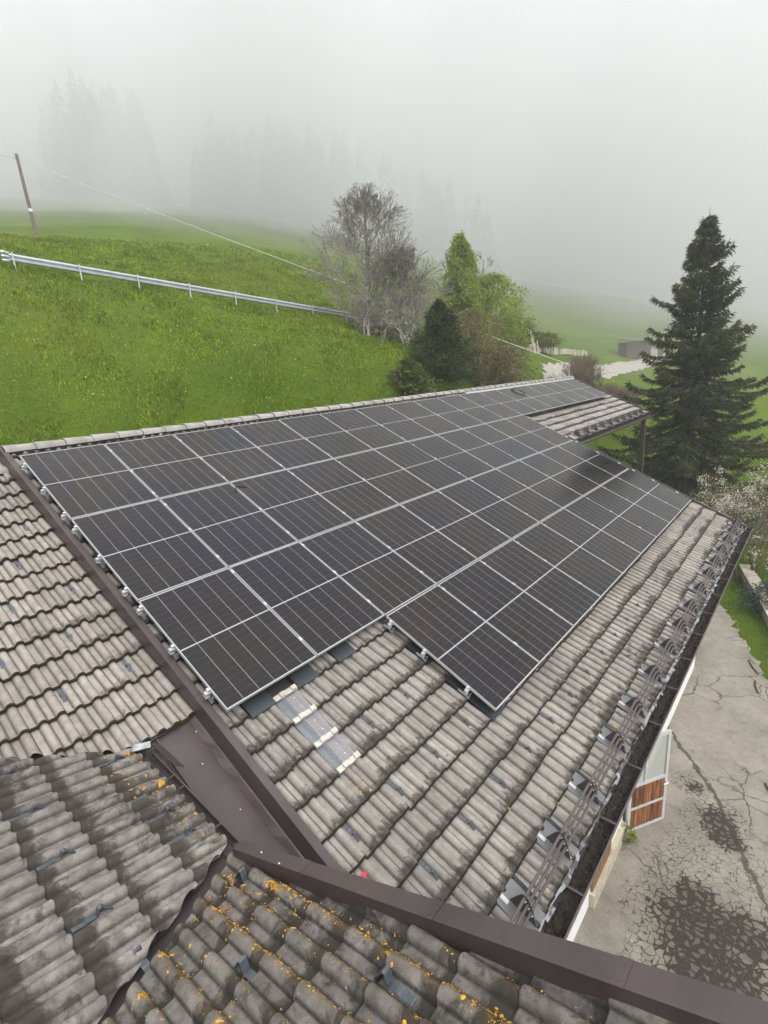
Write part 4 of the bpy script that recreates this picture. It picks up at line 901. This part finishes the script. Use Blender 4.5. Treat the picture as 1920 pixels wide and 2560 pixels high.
leafy('hawthorn_bush', at(23.6, 4.7), top(23.6, 4.7, 2.2), 1.15, 6500, OLIVE, 'olive green bush at the field edge beyond the rusty bushes', 'round', (.07, .14), .06, .2, 4, .06, 'bush', lump=.4)
# scrub by the gravel path
for k, (x, y, h, lab) in enumerate(((31.5, 3.6, 3.6, 'thin brown leafless shrub nearest the far ridge end'), (33.8, 2.6, 3.2, 'thin brown leafless shrub halfway between ridge end and spruce'), (36.5, 2.2, 3.0, 'thin brown leafless shrub closest to the spruce'), (37.5, 5.4, 3.0, 'spindly shrub standing in front of the gravel path'))):
    bare_tree('scrub_bush', at(x, y), h, 4, lab, .035, 9, .45, .25, buds=False, mat=TWIGB, shrink=.72, group='scrub by the gravel path', cat='bush', wob=.16)
leafy('hedge_bush', at(41.5, 13.6), 1.7, 1.9, 3500, OLIVE, 'dark low hedge bush left of the pale split stump', 'round', (.15, .3), .12, .2, 3, .05, 'bush')
leafy('hedge_bush', at(43.0, 11.6), 1.5, 1.7, 3000, OLIVE, 'dark low hedge bush right behind the pale split stump', 'round', (.15, .3), .12, .2, 3, .05, 'bush')
# blossoming tree and brush by the yard
leafy_b, tb = bare_tree('cherry_tree', at(20.6, -7.25), 4.6, 4, 'blossoming fruit tree with pale flowers at the edge of the yard', .09, 3, .7, .06, buds=False, mat=TWIGB, shrink=.72, bark=BARKD)
bp = np.array([p for p, d in tb]); nb = len(bp); ok = rng.random(nb) < .85; bq = np.repeat(bp[ok], 4, 0) + rng.normal(size=(ok.sum() * 4, 3)) * .14
V, F_ = blades(bq, unit(rng.normal(size=bq.shape)), rng.uniform(.06, .13, len(bq)), .06); ob('leaves', mesh_np('leaves', V - np.array(leafy_b.location), F_, OLIVE), leafy_b, WM[leafy_b.name])
sel = bp[(np.sin(bp[:, 0] * 3.3) * np.sin(bp[:, 2] * 2.9 + bp[:, 1] * 2) > .22)]; bq = np.repeat(sel, 14, 0) + rng.normal(size=(len(sel) * 14, 3)) * .085
V, F_ = blades(bq, unit(rng.normal(size=bq.shape)), rng.uniform(.04, .07, len(bq)), .06); ob('blossom', mesh_np('blossom', V - np.array(leafy_b.location), F_, BLOSS), leafy_b, WM[leafy_b.name])
bare_tree('cut_brush', at(19.6, -8.7), 1.3, 3, 'heap of dark brown cut brush behind the low stone wall', .04, 26, .9, -.2, buds=False, mat=TWIGB, cat='brushwood', wob=.35, bark=BARKD)
leafy('juniper_bush', at(18.0, -7.95), 1.1, .8, 3500, leafmat('juniper', [(.035, .05, .04), (.06, .08, .065)], .2), 'grey-green bush where the gutter ends above the low wall', 'round', (.06, .12), .04, 0, 3, .04, 'bush')

# far wood lost in the fog
def far_wood():
    Vs = []; Fs = []; k = 0; spots = []
    for _ in range(55): spots.append((66 + rng.normal() * 5, 138 + rng.normal() * 6, rng.uniform(17, 27)))
    for _ in range(100): u = rng.uniform(0, 1); spots.append((88 + 22 * u + rng.normal() * 6, 124 - 32 * u + rng.normal() * 7, rng.uniform(14, 24)))
    for _ in range(25): spots.append((128 + rng.normal() * 5, 78 + rng.normal() * 6, rng.uniform(15, 22)))
    for x, y, H in spots:
        z0 = hz(x, y) - .5; n = 420; t = rng.uniform(.02, 1, n) ** 1.25; az = rng.uniform(0, 6.283, n); r = H * .17 * (1 - t) ** .8 * rng.uniform(.25, 1.1, n); P = np.stack([x + r * np.cos(az), y + r * np.sin(az), z0 + H * t], -1)
        D_ = unit(np.stack([np.cos(az), np.sin(az), -.5 + 0 * az], -1) + rng.normal(size=(n, 3)) * .3); V, F_ = blades(P, D_, rng.uniform(1.2, 2.6, n) * (1.15 - t), rng.uniform(.7, 1.3, n), .1); Vs.append(V); Fs.append(F_ + k); k += len(V)
    ob('far_wood', mesh_np('far_wood', np.concatenate(Vs), np.concatenate(Fs), SPRUCE), kind='stuff', label='dark conifer wood almost swallowed by the fog on the hill', cat='wood')
far_wood()

# meadow grass
def grass(n, region, lab, name, hmin=.05, hmax=.16, fall=None, mat=None, wmul=1.0):
    P = []
    while sum(len(p) for p in P) < n:
        x = rng.uniform(region[0], region[1], n); y = rng.uniform(region[2], region[3], n); ok = np.ones(n, bool) if fall is None else rng.random(n) < fall(x, y); P.append(np.stack([x[ok], y[ok]], -1))
    P = np.concatenate(P)[:n]; z = height(P[:, 0], P[:, 1]); P3 = np.c_[P, z - .01]; D_ = unit(np.c_[rng.normal(size=(n, 2)) * .45, np.ones(n)]); dist = np.linalg.norm(P3 - CW, axis=1)
    patch = .65 + .8 * (np.sin(P[:, 0] * 1.7 + 2 * np.sin(P[:, 1] * .6)) * np.sin(P[:, 1] * 1.3 + .5) > 0)
    V, F_ = blades(P3, D_, rng.uniform(hmin, hmax, n) * patch * (1 + dist * .012), (.009 + dist * .0010) * wmul, .25)
    ob(name, mesh_np(name, V, F_, mat), kind='stuff', label=lab, cat='grass')
def add_patches(m):
    nt = m.node_tree; b = nt.nodes['Principled BSDF']; src = b.inputs['Base Color'].links[0].from_socket; P = pos(nt)
    c = mix(nt, 1.0, src, ramp(nt, noise(nt, .45, P, 4, .6), [(.30, .72), (.5, 1.0), (.7, 1.32)]), 'MULTIPLY'); c = mix(nt, ramp(nt, noise(nt, .22, P, 3, .6), [(.5, 0), (.72, .55)]), c, (.26, .29, .04)); c = mix(nt, ramp(nt, noise(nt, .9, P, 4, .7), [(.60, 0), (.72, .6)]), c, (.035, .075, .008))
    L(nt, c, b.inputs['Base Color'])
    for n in nt.nodes:
        if n.type == 'BSDF_TRANSLUCENT': L(nt, c, n.inputs['Color'])
    return m
GRASS = leafmat('grass_blades', [(.055, .105, .004), (.125, .205, .008), (.22, .305, .012), (.34, .40, .035)], .35); add_patches(GRASS)
def bank(x, y):
    yard_ = (x > -4) & (x < 20) & (y < -5); return np.where(y < 3.4, 0, np.clip(1.35 - (np.hypot(x + 2, y + 8.6) - 12) / 34, .1, 1))
grass(270000, (-9, 34, 3.4, 36), 'long fresh grass covering the slope behind the ridge', 'meadow_grass', .05, .17, bank, GRASS)
def side(x, y):
    d = -8.3 - (x - 13.44) * (-1.9 / 4.66) ; line = -8.3 + (x - 13.44) * .41; return np.where((y < line - .05) | (x > 19.3), 1.0, .0)
grass(42000, (12.5, 44, -13, 6), 'grass strip beside the farmyard and under the spruce', 'verge_grass', .04, .13, side, GRASS)
fl = leafmat('dandelions', [(.55, .42, .03), (.62, .50, .05), (.7, .7, .66)], 0); P = np.c_[rng.uniform(-3, 16, 140), rng.uniform(4.8, 12, 140)]; P3 = np.c_[P, height(P[:, 0], P[:, 1]) + .13]
V, F_ = blades(P3, unit(rng.normal(size=(140, 3)) * .3 + np.array([0, 0, .2])), .045, .05); ob('meadow_flowers', mesh_np('meadow_flowers', V, F_, fl), kind='stuff', label='tiny yellow and white flowers dotted in the meadow grass', cat='flowers')

# ================================================================ guard rail on the slope
ga = empty('guard_rail', (4.44, 13.33, hz(4.44, 13.33)), 'galvanised steel guard rail running down across the meadow', 'guard rail')
r0 = np.array([4.44, 13.33, 5.53]); rd = np.array([1.957, -.342, -.231]); rdu = Vector(rd).normalized(); side_ = Vector((rdu.y, -rdu.x, 0)).normalized()
GS = plain('guard_rail_zinc', (.50, .52, .54), .38, .5, .12, 3)
prof = [(a * .85, b_ * .82) for a, b_ in ((.0, -.155), (.02, -.15), (.07, -.115), (.075, -.075), (.02, -.035), (.0, 0), (.02, .035), (.075, .075), (.07, .115), (.02, .15), (.0, .155))]
m = MB(); m.sweep(prof, [Vector(r0 - rd * .05), Vector(r0 + rd * 4), Vector(r0 + rd * 9.5)], (0, 0, 1)); m.build('beam', GS, ga)
for i in range(10):
    p = Vector(r0 + rd * i); h = hz(p.x, p.y); q = p + side_ * .085; m = MB(); m.box((q.x, q.y, (h - .2 + p.z + .16) / 2), (.045, .04, p.z + .16 - h + .2), (rdu, side_, Vector((0, 0, 1)))); m.build('post', GS, ga)
e = Vector(r0 - rd * .05); m = MB()
for dz in (-.11, .0, .11): m.tube([e + Vector((0, 0, dz)), e - rdu * .14 + side_ * .04 + Vector((0, 0, dz * 1.25)), e - rdu * .20 + side_ * .01 + Vector((0, 0, dz * 1.2))], .055, 8)
m.build('end_terminal', GS, ga)

# ================================================================ utility pole, wires
pz = hz(15.23, 42.78); POLE = plain('weathered_pole', (.13, .105, .085), .95, 0, .25, 3)
po = empty('utility_pole', (15.23, 42.78, pz), 'leaning wooden utility pole on the meadow edge of the fog', 'pole')
MB().tube([(15.23, 42.78, pz - .3), (15.69, 44.6, 20.4)], [.15, .11], 10).build('shaft', POLE, po); MB().box((15.36, 43.27, 15.9), (.25, .06, .25)).build('marker_plate', PLASTER, po); MB().tube([(15.45, 44.55, 20.05), (15.85, 44.55, 20.05)], .035, 8).build('insulator_arm', ZINC, po)
CABLE = plain('overhead_cable', (.48, .48, .45), .6)
def wire(a, b_, sag, lab, r=.016):
    a, b_ = Vector(a), Vector(b_); MB().tube([a.lerp(b_, t) - Vector((0, 0, 4 * sag * t * (1 - t))) for t in np.linspace(0, 1, 40)], r, 5).build('overhead_wire', CABLE, label=lab, cat='wire')
wire((15.69, 44.55, 20.1), (21.8, .55, .60), .15, 'thin overhead wire sloping from the pole down to the far ridge end', .02)
wire((15.69, 44.55, 20.1), (-12, 62, 26.5), .6, 'thin overhead wire leaving the pole towards the picture edge', .02)

# ================================================================ shed, path, walls, stump
sx, sy = 62.5, 8.2; s0 = hz(sx, sy); shd = empty('shed', (sx, sy, s0), 'small brown timber shed with a lean-to roof in the mist', 'shed')
ax_ = Vector((.62, -.78, 0)); ay_ = Vector((.78, .62, 0)); az_ = Vector((0, 0, 1)); ax_, ay_, az_ = ax_ * .74, ay_ * .74, az_ * .74; SA = (ax_, ay_, az_); sb = Vector((sx, sy, s0 - .4))
PLANK = plain('shed_plank', (.10, .068, .05), .9, 0, .35, 3)
MB().box(sb + az_ * 1.5, (5.4, 3.2, 2.8), SA).build('wall', WOODDARK, shd)
wl = shd.children[0]
for k in range(18): MB().box(sb + ax_ * (-2.58 + .303 * k) - ay_ * 1.63 + az_ * 1.45, (.27, .05, 2.75), SA).build('plank', PLANK, wl)
m = MB(); m.add([sb + ax_ * a - ay_ * b_ + az_ * c2 for a, b_, c2 in ((-3.1, 2.1, 3.25), (3.1, 2.1, 2.75), (3.1, -2.0, 2.9), (-3.1, -2.0, 3.4), (-3.1, 2.1, 3.37), (3.1, 2.1, 2.87), (3.1, -2.0, 3.02), (-3.1, -2.0, 3.52))], [(3, 2, 1, 0), (4, 5, 6, 7), (0, 1, 5, 4), (1, 2, 6, 5), (2, 3, 7, 6), (3, 0, 4, 7)]); m.build('roof', ZINC, shd)
d_ = MB().box(sb + ax_ * 1.35 - ay_ * 1.69 + az_ * 1.2, (1.0, .05, 2.0), SA).build('door', plain('pale_door', (.36, .33, .29), .8, 0, .1, 3), shd); MB().box(sb + ax_ * 1.0 - ay_ * 1.74 + az_ * 1.2, (.05, .05, .15), SA).build('handle', ZINC, d_)
GRV = plain('gravel', (.33, .305, .265), .95, 0, .3, 4, .3, .6, 20)
def ribbon(name, pts, wd, mat, lab):
    V = []; n = 4; P_c = []
    for a, b_ in zip(pts[:-1], pts[1:]):
        for k in range(12): t = k / 12; P_c.append((a[0] + (b_[0] - a[0]) * t, a[1] + (b_[1] - a[1]) * t))
    P_c = np.array(P_c); T = unit(np.gradient(P_c, axis=0)); N_ = np.c_[-T[:, 1], T[:, 0]]
    for p, q in zip(P_c, N_):
        for k in range(n + 1): z = p + q * wd * (k / n - .5) * (1 + .12 * rng.normal() * (k in (0, n))); V.append((z[0], z[1], hz(*z) + .05))
    F_ = [(i * (n + 1) + k, i * (n + 1) + k + 1, (i + 1) * (n + 1) + k + 1, (i + 1) * (n + 1) + k) for i in range(len(P_c) - 1) for k in range(n)]
    ob(name, mesh(name, V, F_, mat), kind='structure', label=lab)
ribbon('gravel_path', [(66, 5.5), (61, 6.6), (54, 7.2), (47, 8.0), (43, 8.3), (38, 7.6), (33, 5.5)], 2.2, GRV, 'pale gravel path between scrub and shed')
STONE = [plain('rubble_stone', (.44 + .05 * k, .40 + .045 * k, .33 + .04 * k), .95, 0, .25, 7, .3, .5, 20) for k in range(3)]
rw_ = empty('rubble_wall', at(46, 10.6, 0), 'low pale rubble wall bordering the green field before the shed', 'wall')
for k in range(38):
    t = k / 37; x = 40.5 + 12 * t; y = 11.2 - .3 * t; h = rng.uniform(.35, .6); a = rng.uniform(-.2, .2); MB().box((x + .05 * rng.normal(), y + .1 * rng.normal(), hz(x, y) + h / 2 - .05), (rng.uniform(.25, .42), .35, h), (Vector((math.cos(a), math.sin(a), 0)), Vector((-math.sin(a), math.cos(a), 0)), Vector((0, 0, 1)))).build('stone', STONE[k % 3], rw_)
st = empty('split_stump', at(40.8, 10.9, 0), 'pale split tree stump with leaning splinters near the hedge', 'stump'); SP = plain('fresh_split_wood', (.52, .44, .36), .85, 0, .15, 6)
for dx, dy, h, lx in ((0, 0, 1.9, -.55), (.35, .1, 1.45, -.25), (.6, -.1, 1.2, -.1), (.8, .1, .9, .15)): p = at(40.8 + dx, 10.9 + dy, -.1); MB().tube([p, (p[0] + lx, p[1] + .1, p[2] + h)], [.13, .03], 6).build('splinter', SP, st)
sw = empty('stone_wall', (18.9, -7.6, -7.93), 'low pale stone wall at the grassy edge of the yard', 'wall')
a, b_ = Vector((21.4, -6.88, -7.93)), Vector((13.0, -9.3, -7.93)); t_ = (b_ - a).normalized(); n_ = Vector((-t_.y, t_.x, 0)); x = 0.0; k = 0
while x < (b_ - a).length - .6:
    l = rng.uniform(.35, .6); p = a + t_ * (x + l / 2); MB().box(p + Vector((0, 0, .17)), (l - .02, .34, .34), (t_, n_, Vector((0, 0, 1)))).build('stone', STONE[k % 3], sw)
    MB().box(p + Vector((0, 0, .365 + .006 * rng.normal())), (l - .012, .42, .055), (t_, n_, Vector((0, 0, 1)))).build('coping_stone', STONE[(k + 1) % 3], sw); x += l; k += 1
# sticks and leaves on the yard
STK = plain('wet_stick', (.07, .05, .035), .9)
for k, (x, y, l, a, lab) in enumerate(((13.6, -8.05, .7, .4, 'dark wet stick on the pale asphalt nearest the grass'), (12.6, -8.15, .6, .2, 'second dark stick lying on the asphalt by the picture edge'), (8.9, -8.75, .35, .5, 'short dark twig on the asphalt beside the long crack'))):
    MB().tube([(x, y, -7.885), (x + l * .5 * math.cos(a), y + l * .5 * math.sin(a) + .03, -7.875), (x + l * math.cos(a), y + l * math.sin(a), -7.885)], .02, 6).build('fallen_stick', STK, label=lab, cat='stick')
leafy('weed_tuft', (6.2, -6.72, -7.9), .28, .16, 350, GRASS, 'small green weed tuft growing at the door hinge', 'round', (.05, .12), .02, 0, 1, .008, 'weed')

# ================================================================ fog
m = MB(); lo = Vector((-42, -121, -30)); hi = Vector((489, 489, 205)); m.box((lo + hi) / 2, hi - lo)
hzm = bpy.data.materials.new('haze'); hzm.use_nodes = True; ntz = hzm.node_tree; ntz.nodes.clear(); pv = ntz.nodes.new('ShaderNodeVolumePrincipled'); oz = ntz.nodes.new('ShaderNodeOutputMaterial')
pv.inputs['Color'].default_value = (.994, .995, .997, 1); pv.inputs['Density'].default_value = .0015; pv.inputs['Anisotropy'].default_value = .1; L(ntz, pv.outputs[0], oz.inputs['Volume'])
m.build('haze', hzm, M=Matrix.Translation((lo + hi) / 2), kind='stuff', label='even white fog filling the air of the whole valley', cat='fog')

# drifting fog banks that swallow the hillside: lumpy bodies of even mist, each farther and thicker
VX, VY = Vector((.749, .663, 0)), Vector((-.663, .749, 0))
def wave(a, b_, k): return math.sin(a * .021 + k) * .5 + math.sin(b_ * .047 + a * .013 + 2 * k) * .35 + math.sin(a * .061 - b_ * .03 + 3 * k) * .3 + math.sin(b_ * .11 + a * .09 + k * 5) * .18 + math.sin(a * .17 + b_ * .05 + k) * .12
def bank_(s0, amp, dens, k, lab, tilt=0.0):
    A = np.linspace(-.95, .95, 76); B = np.linspace(-27, 88, 22); V = []; nA, nB = len(A), len(B); O_ = Vector((-2, -8.6, 0))
    for a in A:
        for z in B:
            la = a * (s0 + 25); d = s0 + amp * wave(la * 1.6, z, k) + tilt * la - .10 * max(z - 20, 0); V.append(O_ + VX * d + VY * a * (d + 25) + Vector((0, 0, z)))
    for a in A:
        for z in B: V.append(O_ + VX * 330 + VY * a * 355 + Vector((0, 0, z)))
    n = nA * nB; F_ = []
    for i in range(nA - 1):
        for j in range(nB - 1): q = (i * nB + j, (i + 1) * nB + j, (i + 1) * nB + j + 1, i * nB + j + 1); F_ += [q, tuple(x + n for x in q)[::-1]]
    for i in range(nA - 1): F_ += [(i * nB, i * nB + n, (i + 1) * nB + n, (i + 1) * nB), (i * nB + nB - 1, (i + 1) * nB + nB - 1, (i + 1) * nB + nB - 1 + n, i * nB + nB - 1 + n)]
    for j in range(nB - 1): F_ += [(j, j + 1, j + 1 + n, j + n), ((nA - 1) * nB + j, (nA - 1) * nB + j + n, (nA - 1) * nB + j + 1 + n, (nA - 1) * nB + j + 1)]
    mm = bpy.data.materials.new('fog_bank'); mm.use_nodes = True; t = mm.node_tree; t.nodes.clear(); v = t.nodes.new('ShaderNodeVolumePrincipled'); o = t.nodes.new('ShaderNodeOutputMaterial')
    v.inputs['Color'].default_value = (.994, .995, .997, 1); v.inputs['Density'].default_value = dens; L(t, v.outputs[0], o.inputs['Volume']); fm = mesh('fog_bank', V, F_, mm); bm = bmesh.new(); bm.from_mesh(fm); bmesh.ops.recalc_face_normals(bm, faces=bm.faces[:]); bm.to_mesh(fm); bm.free(); ob('fog_bank', fm, kind='stuff', label=lab, cat='fog')
bank_(48, 10, .006, .4, 'thin near veil of fog drifting over the slope and shed', .02); bank_(82, 26, .010, 2.1, 'middle bank of fog hiding the upper meadow', .03); bank_(114, 30, .022, 4.0, 'thick far bank of fog closing off the valley and wood', .02)
